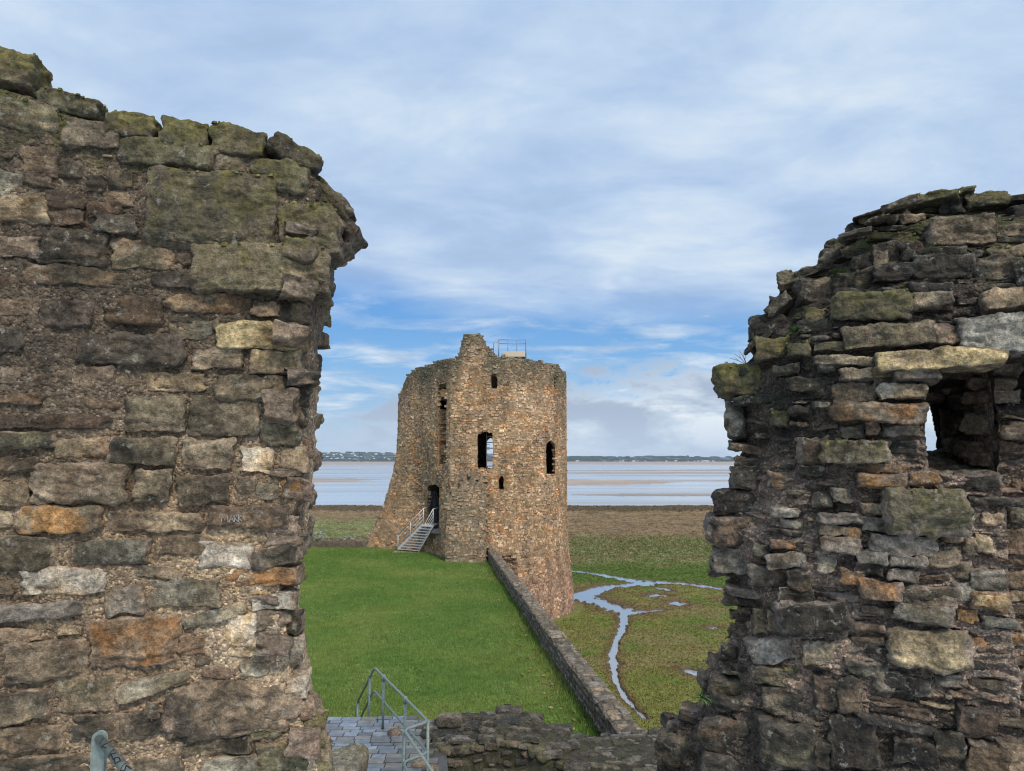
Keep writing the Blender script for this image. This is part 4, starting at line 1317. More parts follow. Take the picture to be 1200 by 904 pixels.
for a, b, e in ((bl, tl, land_a), (br, tr_, land_b)):
    e = np.array([e[0], e[1], zt])
    rr = []
    for h_, rad in ((1.12, .042), (.86, .022), (.62, .022), (.38, .022)):
        pts = [a + UP * h_, b + UP * h_, e + UP * h_] if h_ > 1 else [a + UP * h_, b + UP * h_]
        o = simple_obj('handrail' if h_ > 1 else 'rail_bar', [tube_vf(pts, rad, 6)], galv, stc, True)
    for t in (0, .5, 1):
        q = a * (1 - t) + b * t
        simple_obj('post', [tube_vf([q, q + UP * 1.13], .036, 6)], galv, stc, True)
c_ = at_height(480, 649.5, .015)
pad = simple_obj('base_slab', [box_vf((bl + br) / 2 + np.array([0, -.25, -.02]), (1.0, .45, .04))], plain_mat('concrete_pad', (.24, .18, .14), .9), stc)

# ------------------------------------------------------------------ viewing platform on the wall head
pl0, pl1 = at_depth(590, 417, 51.0), at_depth(615.5, 418.5, 51.0)
zf = pl0[2]
vp = empty('viewing_platform', ((pl0[0] + pl1[0]) / 2, 52.0, zf - .3))
tag(vp, 'small railed viewing platform with a cream base on top of the round tower', 'platform')
W_ = pl1[0] - pl0[0]; mx_ = (pl0[0] + pl1[0]) / 2
cream = plain_mat('cream_board', (.46, .38, .28), .8, 0, .15)
simple_obj('base_box', [box_vf((mx_, 51.9, zf + .12), (W_ / 2, .9, .19))], cream, vp)
rs_ = plain_mat('grey_rail', (.20, .22, .25), .5, .3)
c4 = [(mx_ - W_ / 2 - .35, 51.05), (mx_ + W_ / 2 + .06, 51.05), (mx_ + W_ / 2 + .06, 52.75), (mx_ - W_ / 2 - .35, 52.75)]
for i in range(4):
    a, b = c4[i], c4[(i + 1) % 4]
    for h_ in (1.12, ):
        simple_obj('top_rail', [tube_vf([(*a, zf + h_), (*b, zf + h_)], .024, 6)], rs_, vp, True)
    nn_ = 3 if i % 2 == 0 else 2
    for k in range(nn_):
        t = k / nn_
        q = (a[0] * (1 - t) + b[0] * t, a[1] * (1 - t) + b[1] * t)
        simple_obj('post', [tube_vf([(*q, zf - .25), (*q, zf + 1.13)], .022, 6)], rs_, vp, True)
simple_obj('side_gate', [tube_vf([(c4[0][0] - .35, 51.3, zf - .2), (c4[0][0] - .35, 51.3, zf + .95), (c4[0][0], 51.2, zf + .95)], .02, 6)], rs_, vp, True)

# ================================================================== curtain wall, cross wall, low wall
def wall_run(name, a, b, w, zb, zt, face_pal, top_pal, label, lean=0, stones_top=True, face_z0=None, faces=('l',), moss=.3, zvar=.05, size=1.0, cut_px=None):
    """masonry wall from a to b (plan points on its left face), w thick to the right"""
    a, b = np.array([*a, 0.0]), np.array([*b, 0.0])
    X = b - a; L = np.linalg.norm(X); X /= L
    R_ = np.array([X[1], -X[0], 0])           # to the right of the run
    acc = Acc()
    n = int(L / .12); 
    prof = [(0, zb), (0, zt * .3 + zb * .7), (0, zt - .25), (0, zt - .06), (.05, zt), (w * .5, zt + .02), (w - .05, zt), (w, zt - .06), (w, zt * .3 + zb * .7), (w, zb)]
    # resample profile
    pr = []
    for q0, q1 in zip(prof[:-1], prof[1:]):
        m = max(1, int(np.hypot(q1[0] - q0[0], q1[1] - q0[1]) / .12)); m = min(m, 24)
        for k in range(m): pr.append((q0[0] + (q1[0] - q0[0]) * k / m, q0[1] + (q1[1] - q0[1]) * k / m))
    pr.append(prof[-1]); pr = np.array(pr)
    t = np.linspace(0, L, n)
    P = a + t[:, None, None] * X + pr[None, :, 0:1] * R_ + pr[None, :, 1:2] * UP
    p = P.reshape(-1, 3)
    P2 = p + np.stack([fbm(p * 3, 3, 40), fbm(p * 3, 3, 50), fbm(p * 3, 3, 60)], 1) * .05
    acc.add(P2, grid_faces(n, len(pr)), mortar_cols(p, (.15, .12, .09), (.09, .075, .058)), .25, 0)
    for tt_ in (0, n - 1):
        ring = P2.reshape(n, len(pr), 3)[tt_]
        acc.add(np.concatenate([ring, ring.mean(0)[None]]), np.array([[len(pr), k, k + 1, k + 1] for k in range(len(pr) - 1)])[:, [0, 1, 2, 3]], (.12, .1, .08), .2, 0)
    ss = []
    if 'l' in faces:
        z = face_z0 if face_z0 is not None else zb
        while z < zt - .05:
            hz = min(random.uniform(.12, .24) * size, zt - z)
            u = random.uniform(-.2, 0)
            while u < L:
                l = random.uniform(.16, .45) * size
                o = a + X * (u + l / 2) + UP * (z + hz / 2)
                ss.append(stone(o, X, UP, -R_, (l / 2 * .93, hz / 2 * .92, .1), pick(face_pal), random.uniform(.01, .05), 0, moss=moss * .5, jit=.08))
                # -R_ faces left; X must run so that X x UP = -R_ 
                u += l
            z += hz
    if stones_top:
        u = 0
        while u < L:
            l = random.uniform(.22, .5) * size
            splits = random.choice([1, 2, 2, 3]) if w > .3 else 1
            cuts = [0] + sorted(random.uniform(.25, .75) for _ in range(splits - 1)) + [1]
            for c0_, c1_ in zip(cuts[:-1], cuts[1:]):
                if c1_ - c0_ < .12: continue
                o = a + X * (u + l / 2) + R_ * w * (c0_ + c1_) / 2 + UP * (zt + random.uniform(-.02, .0))
                ss.append(stone(o, X, -R_, UP, (l / 2 * .95, w * (c1_ - c0_) / 2 * .98, .07), pick(top_pal), random.uniform(.02, .02 + zvar), random.gauss(0, .06), moss=moss, jit=.06))
            u += l
    return acc, ss
def cw(d): return 2.17 - .119 * (d - 17.7)
CWALL_A, CWALL_B = (cw(15.4), 15.4), (cw(50.5), 50.5)
fp = [('D', 3), ('S', 3), ('G', 3), ('DS', 2), ('B', 1)]
tp_ = [('G', 4), ('GT', 2), ('S', 2), ('TG', 1.2), ('D', 1), ('M', 1)]
acc, ss = wall_run('curtain_wall', CWALL_A, CWALL_B, .52, -4.6, .70, fp, tp_, '', face_z0=-.1, moss=.25)
build_stones(acc, ss, .10, rough=.7)
o = acc.build('curtain_wall', [MORTAR, STONE])
tag(o, 'long low curtain wall with a flat stone top, running beside the lawn to the round tower', 'stone wall')
lwA, lwB = at_height(330, 641, 0), at_height(452, 640.5, 0)
acc, ss = wall_run('low_wall', (lwA[0] - 22, 57.4), (-8.6, 57.2), .6, -4.8, .55, fp, tp_, '', face_z0=0, moss=.5, zvar=.18)
# visible side is the right hand of the run
build_stones(acc, [], .1) if False else None
ss2 = []
for s in ss:
    ss2.append(s)
z = 0.0
while z < .55:
    hz = random.uniform(.12, .24); u = lwA[0] - 22
    while u < -8.6:
        l = random.uniform(.2, .5)
        ss2.append(stone((u + l / 2, 56.78, z + hz / 2), (1, 0, 0), UP, (0, -1, 0), (l / 2 * .93, hz / 2 * .92, .1), pick([('G', 3), ('B', 3), ('D', 2), ('M', 2)]), .03, 0, moss=.4))
        u += l
    z += hz
build_stones(acc, ss2, .2, fine=False)
o = acc.build('boundary_wall', [MORTAR, STONE])
tag(o, 'low mossy stone wall along the far left edge of the lawn, left of the round tower', 'stone wall')

# cross wall in the foreground
def xw_top(x):
    xs = [-5, -1.75, -1.2, -.6, -.1, .35, .9, 1.6, 2.4, 3.2, 4.2, 6]
    zs = [.86, .90, .96, 1.04, 1.16, 1.10, .84, .72, .74, .80, .85, .8]
    return np.interp(x, xs, zs)
acc = Acc()
xs = np.linspace(-1.62, 6.0, 330)
back_y = np.interp(xs, [-1.7, 0, 1, 2.3, 4, 6], [16.75, 16.75, 16.5, 16.3, 16.3, 16.3])
front_y = np.interp(xs, [-1.7, -1.3, 0, 1.0, 1.8, 3, 6], [15.15, 15.1, 15.0, 14.7, 13.8, 13.2, 13.0])
tr = np.concatenate([np.linspace(0, 1, 60)])
rowsP = []
for k in range(60):      # face from below
    q = k / 59
    zf_ = -1.5 + (xw_top(xs) - .12 + 1.5) * q
    rowsP.append(np.stack([xs, front_y - .25 * (1 - q), zf_], 1))
for k in range(1, 70):
    q = k / 69
    yy = front_y + (back_y - front_y) * q
    zz = xw_top(xs) - .12 * (1 - min(1, q * 8)) - .10 * max(0, q * 6 - 5.3) + .05 * math.sin(q * 3.1)
    rowsP.append(np.stack([xs, yy, zz], 1))
for k in range(1, 12):
    rowsP.append(np.stack([xs, back_y + .04, xw_top(xs) - .1 - 1.5 * k / 11], 1))
P = np.stack(rowsP); p = P.reshape(-1, 3)
d = np.stack([fbm(p * 2.5, 4, 40), fbm(p * 2.5, 4, 50), fbm(p * 2.5, 4, 60)], 1) * .07
wm = mortar_cols(p, (.062, .055, .042), (.036, .034, .026))
acc.add(p + d, grid_faces(P.shape[0], P.shape[1])[:, ::1], wm, .5, 0)
ring = (p + d).reshape(P.shape)[:, 0]
acc.add(np.concatenate([ring, [[-1.62, 15.9, -.5]]]), np.array([[len(ring), k + 1, k, k] for k in range(len(ring) - 1)]), (.06, .055, .042), .4, 0)
xr = Raster(0, 7.5, 0, 1.0)
ss = []
topras = Raster(-1.6, 5.5, 0, 3.2)
for (u, q, hu, hq_) in topras.fill([(.32, .62, .16, .32, 500), (.18, .36, .09, .2, 1500), (.09, .18, .05, .1, 2000)], .018):
    fy = float(np.interp(u, xs, front_y)); by = float(np.interp(u, xs, back_y))
    y = fy + q
    if y > by + .02: continue
    z = float(xw_top(u)) + .03 * math.sin((y - fy) * 2)
    ss.append(stone((u, y, z + .045), (1, 0, 0), (0, 1, 0), UP, (hu * 1.1, hq_ * 1.1, .06), pick([('DS', 5), ('S', 2.5), ('G', 1), ('D', 4), ('K', 2), ('M', .8)]), random.uniform(.0, .032), random.gauss(0, .25), moss=random.choice([0, .1, .3, .6]), jit=.07, wob=.2, flat=.7))
for (u, z, hu, hv) in Raster(-1.55, 5.0, -1.4, 1.12).fill([(.3, .55, .12, .22, 500), (.15, .3, .07, .14, 1500), (.07, .14, .04, .07, 1500)], .02):
    if z > float(xw_top(u)) - .06: continue
    fy = float(np.interp(u, xs, front_y)) - .25 * (1 - (z + 1.5) / 2.5)
    ss.append(stone((u, fy, z), (1, 0, 0), UP, (0, -1, 0), (hu, hv, .1), pick([('K', 4), ('D', 4), ('G', .8), ('B', 1), ('M', 1)]), random.uniform(.0, .07), random.gauss(0, .08), moss=.25, jit=.14, wob=.2))
for t in np.linspace(0, 1, 26):   # edge stones along the front lip
    u = -1.5 + t * 5.5 + random.uniform(-.05, .05)
    fy = float(np.interp(u, xs, front_y))
    ss.append(stone((u, fy - .02, float(xw_top(u)) - .10), (1, 0, 0), UP, (0, -1, 0), (random.uniform(.09, .2), random.uniform(.05, .1), .12), pick([('G', 3), ('M', 3), ('T', .6), ('DS', 1)]), .06, random.gauss(0, .1), moss=.5, jit=.2, wob=.2))
for s_ in ss:
    s_['c'] = (s_['c'][0] * .80, s_['c'][1] * .72); s_['mc'] = (.07, .062, .046)
build_stones(acc, ss, .035)
xwall = acc.build('cross_wall', [MORTAR, STONE])
tag(xwall, 'broad broken wall with wet slate stones on top, crossing below the gap in front of the lawn', 'stone wall')
acc = Acc()
lp = at_depth(527, 844, 16.0)
build_stones(acc, [stone((lp[0], 16.0, lp[2] - .02), (1, 0, 0), UP, (0, -1, 0), (.27, .13, .18), 'D', .15, -.03, moss=.05, jit=.1, k=5)], .03)
o = acc.build('loose_block', [MORTAR, STONE])
tag(o, 'dark loose stone block lying on the slate topped wall beside the railing', 'stone')

# ------------------------------------------------------------------ paving at the stair head
acc = Acc()
ZP = .9
wet = vcol_mat('wet_slate_setts', .32, .5, .35, 7, .006)
Pp = [(-6.0, 16.45), (-2.4, 16.45), (-1.45, 15.2), (-1.1, 12.0), (-6.0, 12.0)]
xs0, xs1 = -6.0, -.95
base_poly = [(-6.2, 17.0), (-2.6, 17.0), (-1.5, 16.8), (-.9, 12.0), (-6.2, 12.0)]
nb_ = len(base_poly)
vb_ = np.array([[x, y, h_] for h_ in (-1.0, ZP - .035) for x, y in base_poly])
acc.add(vb_, np.array([[i, (i + 1) % nb_, (i + 1) % nb_ + nb_, i + nb_] for i in range(nb_)]), (.05, .045, .035), 0, 0)
acc.add(vb_[nb_:], np.array([[0, 4, 3, 1], [1, 3, 2, 2]]), (.055, .05, .04), 0, 0)
y = 12.0; ang = .10
while y < 16.85:
    h_ = random.uniform(.15, .24)
    x = -6.1 + random.uniform(0, .3)
    while x < -1.0:
        l = random.uniform(.24, .46)
        lim = np.interp(y, [12, 15.5, 16.6, 17.0], [-1.05, -1.5, -1.7, -2.3])
        if x + l < lim:
            c = np.array(random.choice([(.125, .14, .16), (.155, .168, .19), (.10, .102, .102), (.145, .13, .11), (.19, .205, .23)] if x < -2.6 else [(.10, .10, .095), (.13, .115, .095), (.09, .085, .075), (.14, .145, .15)]))
            v, f = box_vf((x + l / 2, y + h_ / 2 + .03 * math.sin(x * 2), ZP - .03 + random.uniform(0, .012)), (l / 2 - .010, h_ / 2 - .010, .035))
            # bevelled top
            v[4:] = v[4:] * 1.0
            acc.add(v, f, c * random.uniform(.75, 1.2), 0, 0)
        x += l
    y += h_
pav = acc.build('stone_paving', [wet], smooth=False)
tag(pav, kind='structure')
# rough moss-topped step block beside the wall, and rubble round the railing foot
acc = Acc()
q0 = at_depth(404, 884, 13.6)
build_stones(acc, [stone((q0[0], 13.6, q0[2] - .02), (1, 0, 0), (0, 1, 0), UP, (.36, .62, .35), 'GS', .03, .05, moss=.6, k=8)], .03)
o = acc.build('mossy_block', [MORTAR, STONE]); tag(o, 'rough mossy stone block on the paving, beside the left wall', 'stone')
for k, (px_, py_, hx_, lab) in enumerate([(492, 896, .16, 'rounded pale stone at the foot of the railing loop'), (507, 902, .13, 'small brown stone beside the paving, below the railing'), (462, 860, .16, 'flat brown stone among moss near the middle railing post')]):
    acc = Acc(); q0 = at_height(px_, py_, ZP + .02)
    build_stones(acc, [stone(q0, (1, 0, 0), (0, 1, 0), UP, (hx_, hx_ * .8, .09), ['TG', 'G', 'B'][k], .09, .2, moss=.2, k=3, wob=.1)], .03)
    o = acc.build('loose_stone', [MORTAR, STONE]); tag(o, lab, 'stone', 'loose stones by the railing')
# steps down to the lawn
so = []
for k in range(4):
    so.append(box_vf((-3.6 - .16 * k, 17.2 + .30 * k, ZP - .2 * (k + 1) - .45), (1.2, .155, .46)))
sm_ = plain_mat('worn_step_stone', (.17, .155, .135), .85)
o = simple_obj('stone_steps', so, sm_); tag(o, kind='structure')

# ------------------------------------------------------------------ grey-green railing at the stair head
gal = plain_mat('grey_green_paint', (.150, .175, .150), .5, 0, .35, 30)
ral = empty('metal_railing', (-2.2, 14.4, ZP))
tag(ral, 'grey green double tube railing with a looped end, at the paved stair head', 'railing')
T2 = at_height(439, 782.5, 1.96); T3 = at_height(502, 846, 1.96); T4 = at_height(473, 855.5, 1.96); T5 = at_height(512, 912, 1.90)
T1 = at_depth(418.5, 824, 18.4); T0 = T1 + np.array([-.03, .05, -.45])
simple_obj('top_rail', [tube_vf(round_path([T0, T1, T2, T3, T4, T5], .16, 6), .025, 10)], gal, ral, True)
M2 = at_height(438, 809, 1.42); M3 = at_height(502, 882.5, 1.42); M4 = at_height(471.5, 893.5, 1.42); M5 = at_height(490, 925, 1.38)
M1 = T1 + np.array([0, 0, -.54])
simple_obj('mid_rail', [tube_vf(round_path([M1, M2, M3, M4, M5], .16, 6), .023, 10)], gal, ral, True)
YA = at_height(449.8, 793.2, 1.96)[1]; YB = at_height(475.3, 818.8, 1.96)[1]
def on_line(y):
    t = (y - T3[1]) / (T2[1] - T3[1]); return T3[0] + (T2[0] - T3[0]) * t
for (x, y, z0, z1) in [(on_line(YA), YA, ZP - .03, 1.95), (on_line(YB), YB, .35, 1.95), (T3[0] - .02, T3[1] + .12, .4, 1.95), (T4[0], T4[1] + .04, .4, 1.94), (*(T2 * .74 + T1 * .26)[:2], .2, (T2 * .74 + T1 * .26)[2]), (*(T1 + (T2 - T1) * .03)[:2], -.25, T1[2] + .03)]:
    simple_obj('post', [tube_vf([(x, y, z0), (x, y, z1)], .027, 10)], gal, ral, True)
simple_obj('clamp', [tube_vf([(on_line(YA), YA, 1.87), (on_line(YA), YA, 2.0)], .038, 10)], gal, ral, True)
simple_obj('clamp', [tube_vf([(on_line(YB), YB, 1.87), (on_line(YB), YB, 2.0)], .038, 10)], gal, ral, True)

# ------------------------------------------------------------------ near handrail end, bottom left
hr = empty('stair_handrail', tuple(at_depth(117, 1000, 2.7)))
tag(hr, 'end of grey green tube handrail with black scribbles before the left wall', 'handrail')
ptop = at_depth(117, 865, 2.70)
w2 = .021
n = 16
pf = [(-w2, -1.0), (-w2, 0)] + [(w2 * -math.cos(a), w2 * math.sin(a)) for a in np.linspace(0, math.pi, 12)[1:-1]] + [(w2, 0), (w2, -1.0)]
npf = len(pf)
vv_ = np.array([[ptop[0] + x, ptop[1] + y_, ptop[2] + z_] for y_ in (-.009, .009) for x, z_ in pf])
ff = [[i, i + 1, i + 1 + npf, i + npf] for i in range(npf - 1)]
me = bpy.data.meshes.new('post')
me.from_pydata([tuple(q) for q in vv_], [], [list(range(npf - 1, -1, -1)), list(range(npf, 2 * npf)), *[f_[::-1] for f_ in ff]])
me.materials.append(gal); o = bpy.data.objects.new('post', me); COL.objects.link(o); child(o, hr)
mdf = o.modifiers.new('edge', 'BEVEL'); mdf.width = .003; mdf.segments = 2
h0 = at_depth(116.5, 866.5, 2.69); h1 = at_depth(163, 921, 2.35); h1b = h0 + (h1 - h0) * 1.8
rail_o = simple_obj('rail', [tube_vf([h0 + (h0 - h1) * .01, h1b], .0150, 20)], gal, hr, True)
ink = plain_mat('black_ink', (.012, .012, .014), .5)
ax_ = (h1 - h0); Lx = np.linalg.norm(ax_); ax_ /= Lx
tocam = CAM - h0; n1_ = tocam - ax_ * (tocam @ ax_); n1_ /= np.linalg.norm(n1_); n2_ = np.cross(ax_, n1_)
ik = []
def on_rail(t, a): return h0 + ax_ * (t * Lx) + (n1_ * math.cos(a) + n2_ * math.sin(a)) * .0153
for st_k in [[(.10, -.6), (.14, .5)], [(.22, -.8), (.20, .6), (.27, .1)], [(.36, -.9), (.40, .8), (.44, -.7)], [(.40, .1), (.50, .5)], [(.53, -.6), (.50, .2), (.56, .7), (.60, -.3), (.54, -.5)], [(.66, -.9), (.70, .8), (.76, .2), (.70, -.6), (.78, -.9)], [(.86, -.8), (.86, .8), (.94, .4)]]:
    pts = []
    for (t0, a0_), (t1, a1_) in zip(st_k[:-1], st_k[1:]):
        for q in np.linspace(0, 1, 5): pts.append(on_rail(t0 + (t1 - t0) * q, a0_ + (a1_ - a0_) * q))
    ik.append(tube_vf(pts, .0022, 5))
for k_ in ik:
    o = simple_obj('ink_mark', [k_], ink); o.parent = rail_o
print('masonry', round(time.time() - TSTART, 1))

# ================================================================== ground
# lawn -------------------------------------------------------------
def lawn_right(d): return 2.17 - .119 * (d - 17.7) + .2
lawn_m, nt, b = new_mat('lawn_grass')
co = coords(nt)
n1 = noise_n(nt, co, .35, 5, .6); n2 = noise_n(nt, co, 2.2, 5, .65); n3 = noise_n(nt, co, 22, 4, .7)
c = ramp(nt, n1, [(.35, (.074, .128, .023)), (.52, (.110, .168, .033)), (.66, (.150, .180, .050))])
c = mix(nt, 'MULTIPLY', .8, c, ramp(nt, n2, [(.3, .6), (.5, 1.0), (.72, 1.4)]))
c = mix(nt, 'MULTIPLY', .9, c, ramp(nt, n3, [(.3, .45), (.5, 1.0), (.72, 1.6)]))
nt.links.new(c, b.inputs['Base Color']); b.inputs['Roughness'].default_value = .9; b.inputs['Specular IOR Level'].default_value = .15
nt.links.new(bump(nt, n3, .9, .05), b.inputs['Normal'])
ds = np.linspace(13.5, 57.0, 180); aa = np.linspace(0, 1, 160)
P = np.zeros((180, 160, 3))
for i, d in enumerate(ds):
    P[i, :, 0] = -34 + (lawn_right(d) + 34) * aa; P[i, :, 1] = d
p = P.reshape(-1, 3).copy()
def lawn_z(x, y):
    q = np.stack([x * .35, y * .35, x * 0], -1).reshape(-1, 3)
    return (perlin(q, 3) * .10).reshape(np.shape(x))
p[:, 2] = lawn_z(p[:, 0], p[:, 1])
acc = Acc(); acc.add(p, grid_faces(180, 160), (.06, .12, .015))
o = acc.build('lawn', [lawn_m]); tag(o, kind='structure')
def blades(name, x, y, z, h, w, col, mat, label=None, lean=.5):
    n = len(x)
    an = rng.uniform(0, 2 * math.pi, n)
    dx, dy = np.cos(an) * w, np.sin(an) * w
    la = rng.uniform(0, 2 * math.pi, n); lx, ly = np.cos(la) * h * lean * rng.uniform(0, 1, n), np.sin(la) * h * lean * rng.uniform(0, 1, n)
    v = np.stack([np.stack([x - dx, y - dy, z - .01], 1), np.stack([x + dx, y + dy, z - .01], 1), np.stack([x + lx, y + ly, z + h], 1)], 1).reshape(-1, 3)
    acc = Acc(); acc.add(v, np.arange(3 * n).reshape(-1, 3), np.repeat(col, 3, 0))
    o = acc.build(name, [mat], smooth=False)
    tag(o, kind='stuff')
    if label: o['label'] = label
    return o
n = 340000
yy = 15.0 + (56.5 - 15.0) * rng.uniform(0, 1, n) ** 1.35
fr = rng.uniform(0, 1, n)
xl = np.maximum(-.56 * yy - .5, -33.5); xr_ = np.minimum(lawn_right(yy) - .15, .2 * yy)
xx = xl + (xr_ - xl) * fr
t = fbm(np.stack([xx * .22, yy * .22, xx * 0], 1), 4, 61); t2 = rng.normal(0, .16, n) + .22 * fbm(np.stack([xx * 2.2, yy * 1.4, xx * 0], 1), 3, 62)
cg = np.array([.088, .150, .027]) + sstep(-.3, .4, t)[:, None] * np.array([.070, .040, .016])
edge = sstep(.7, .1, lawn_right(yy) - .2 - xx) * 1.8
cg = cg * (1 + t2[:, None])
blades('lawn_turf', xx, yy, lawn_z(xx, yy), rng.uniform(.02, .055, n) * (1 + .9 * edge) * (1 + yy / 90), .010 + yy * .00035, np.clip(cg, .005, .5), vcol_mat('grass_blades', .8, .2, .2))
# fallen leaves by the wall
n = 160
yy = rng.uniform(18, 37, n); off_ = np.abs(rng.normal(.55, .3, n)); xx = lawn_right(yy) - .2 - off_
kk = rng.uniform(0, 1, n) < np.interp(yy, [17, 19, 22, 26, 36], [.3, 1, 1, .7, .2])
xx, yy = xx[kk], yy[kk]; n = len(xx)
acc = Acc()
for i in range(n):
    a_ = random.uniform(0, 6.3); s_ = random.uniform(.04, .085)
    X = np.array([math.cos(a_), math.sin(a_), random.uniform(-.3, .3)]); Y = np.array([-math.sin(a_), math.cos(a_), random.uniform(-.3, .3)])
    c0_ = np.array([xx[i], yy[i], .06 + float(lawn_z(xx[i:i+1], yy[i:i+1])[0])])
    v = np.array([c0_ - X * s_, c0_ - Y * s_ * .55 + UP * .01, c0_ + X * s_ * .9, c0_ + Y * s_ * .55 + UP * .012])
    acc.add(v, np.array([[0, 1, 2, 3]]), np.array(random.choice([(.22, .16, .06), (.17, .11, .045), (.24, .20, .09), (.12, .075, .035)])))
o = acc.build('fallen_leaves', [vcol_mat('dry_leaf', .7)], smooth=False); tag(o, 'dry yellow brown leaves fallen on the grass along the curtain wall', kind='stuff')

# marsh ------------------------------------------------------------
def mpt(px, py): return at_height(px, py, ZMARSH)[:2]
creeks = [
 ([(757,842),(751,836),(742,828),(733,817),(724,802),(720,790),(718,775),(719,762),(721,752),(726,742),(730,732),(731,722),(733,716)], [3,7,10,12,9,12,16,15,8,13,14,18,20]),
 ([(775,714),(757,716),(740,717),(728,714),(715,710),(704,706),(694,703),(684,700),(672,698),(660,697)], [5,8,14,16,14,14,15,18,20,20]),
 ([(672,698),(686,696),(700,690),(712,687),(728,686),(745,684),(760,684.5),(775,689),(788,692)], [20,15,12,11,10,9,9,6,3]),
 ([(655,666),(670,668.5),(690,671),(705,673),(722,676.5),(738,679),(752,682.5)], [4,5,5,6,7,8,9]),
 ([(752,682.5),(772,682),(795,683),(815,685),(835,688),(862,692),(880,694)], [9,9,8,7,7,7,6]),
 ([(745,679),(765,680),(785,682)], [3,4,3]),
]
pud = [(793,706.5,9,2.2),(811,787,10,3),(850,702,8,1.5),(835,735,7,1.2),(770,697,12,1.4)]
_A, _B, _wa, _wb = [], [], [], []
for line, ws in creeks:
    pts = [mpt(*q) for q in line]
    for i in range(len(pts) - 1):
        _A.append(pts[i]); _B.append(pts[i+1]); _wa.append(ws[i]); _wb.append(ws[i+1])
_A, _B, _wa, _wb = map(np.array, (_A, _B, _wa, _wb))
def creek_depth(x, y):
    """1 in mid channel, 0 at the bank, negative outside (in widths, measured in the plane)"""
    best = np.full(x.shape, -9.0)
    for A_, B_, wa, wb in zip(_A, _B, _wa, _wb):
        d = B_ - A_; L = d @ d + 1e-9
        t = np.clip(((x - A_[0]) * d[0] + (y - A_[1]) * d[1]) / L, 0, 1)
        cx_, cy_ = A_[0] + t * d[0], A_[1] + t * d[1]
        wpx = (wa + (wb - wa) * t) * .60
        dist = cy_
        ex = (x - cx_); ey = (y - cy_)
        # width in metres: mean of the sideways and the lengthwise measure of that many picture units
        m = dist / F
        hw = np.maximum(wpx * m * .5, .10)
        hy = np.maximum(wpx * m * .5 * 1.0, .15)
        # channel across or along the view
        al = abs(d[1]) / math.sqrt(L)
        hx_ = hw * al + (1 - al) * hw * 3.0
        hy_ = hy * (1 - al) + al * hy * 1.4
        if al < .93:
            hy_ = np.maximum(wpx * .27 * dist * dist / (F * 10.7), .2)
        r = np.sqrt((ex / np.where(al < .93, hy_, hw)) ** 2 + (ey / (hy_ if al < .93 else hw)) ** 2)
        best = np.maximum(best, 1 - r)
    for (px_, py_, a_, b_) in pud:
        q = mpt(px_, py_); m = q[1] / F
        r = np.sqrt(((x - q[0]) / (a_ * m)) ** 2 + ((y - q[1]) / (b_ * q[1] * m / 10.7)) ** 2)
        best = np.maximum(best, 1 - r)
    return best
def marsh_col(x, y, p3):
    t1 = fbm(p3 * .22, 4, 201); t2 = fbm(p3 * .9, 4, 211); t3 = fbm(p3 * np.array([.05, .11, .1]), 3, 221)
    olive, green, brown = np.array([.150, .145, .040]), np.array([.098, .140, .028]), np.array([.195, .145, .070])
    red, pale = np.array([.140, .084, .045]), np.array([.20, .185, .085])
    def lerp(a, b, k): return a * (1 - k[:, None]) + b * k[:, None]
    one = np.ones((len(x), 3))
    c = lerp(olive * one, green * one, sstep(-.05, .35, t1))
    c = lerp(c, brown * one, sstep(.05, .6, t3 + .5 * t2) * .65)
    cd = np.clip(creek_depth(x, y), -6, 1)
    nearc = sstep(-3.2, -.3, cd) * sstep(72, 62, y)
    c = lerp(c, red * one, nearc * .8 * sstep(-.6, .3, t2 + .2))
    # beyond the creek
    k = sstep(64, 68, y + 4 * t1); g2 = np.array([.060, .100, .018]) * one
    c = lerp(c, g2, k * .8)
    k = sstep(74, 82, y + 6 * t1); g3 = lerp(np.array([.125, .135, .046]) * one, np.array([.21, .195, .095]) * one, sstep(-.1, .4, t2))
    g3 = lerp(g3, np.array([.16, .115, .05]) * one, sstep(.05, .4, t1) * .6)
    c = lerp(c, g3, k)
    k = sstep(100, 112, y + 12 * t3 + 6 * t1 - 32 * sstep(-4, -14, x)); br = lerp(np.array([.205, .140, .078]) * one, np.array([.15, .105, .058]) * one, sstep(-.2, .3, t2 + t1))
    c = lerp(c, br, k)
    k = sstep(150, 154, y + 3 * t1); c = lerp(c, np.array([.085, .062, .036]) * one, k * .85)
    return c, cd
na, nd = 620, 720
a_ = np.linspace(-.55, .62, na); d_ = 27 * (176 / 27) ** np.linspace(0, 1, nd)
A_, Dg = np.meshgrid(a_, d_)
X = A_ * Dg; Y = Dg
shore = 171 + 3.0 * perlin(np.stack([X.ravel() * .05, X.ravel() * 0, X.ravel() * 0], 1), 7).reshape(X.shape) * 2
p3 = np.stack([X.ravel(), Y.ravel(), 0 * X.ravel()], 1)
mc, cd = marsh_col(X.ravel(), Y.ravel(), p3)
t = fbm(p3 * .5, 4, 231); tu = fbm(p3 * np.array([1.2, 1.2, 1]), 3, 241)
zz = ZMARSH + .10 * t + .05 * tu * np.clip(Y.ravel() / 60, .6, 3)
far = sstep(95, 110, Y.ravel())
zz += far * (.35 * np.abs(fbm(p3 * np.array([.10, .22, 1]), 4, 251)) - .05)
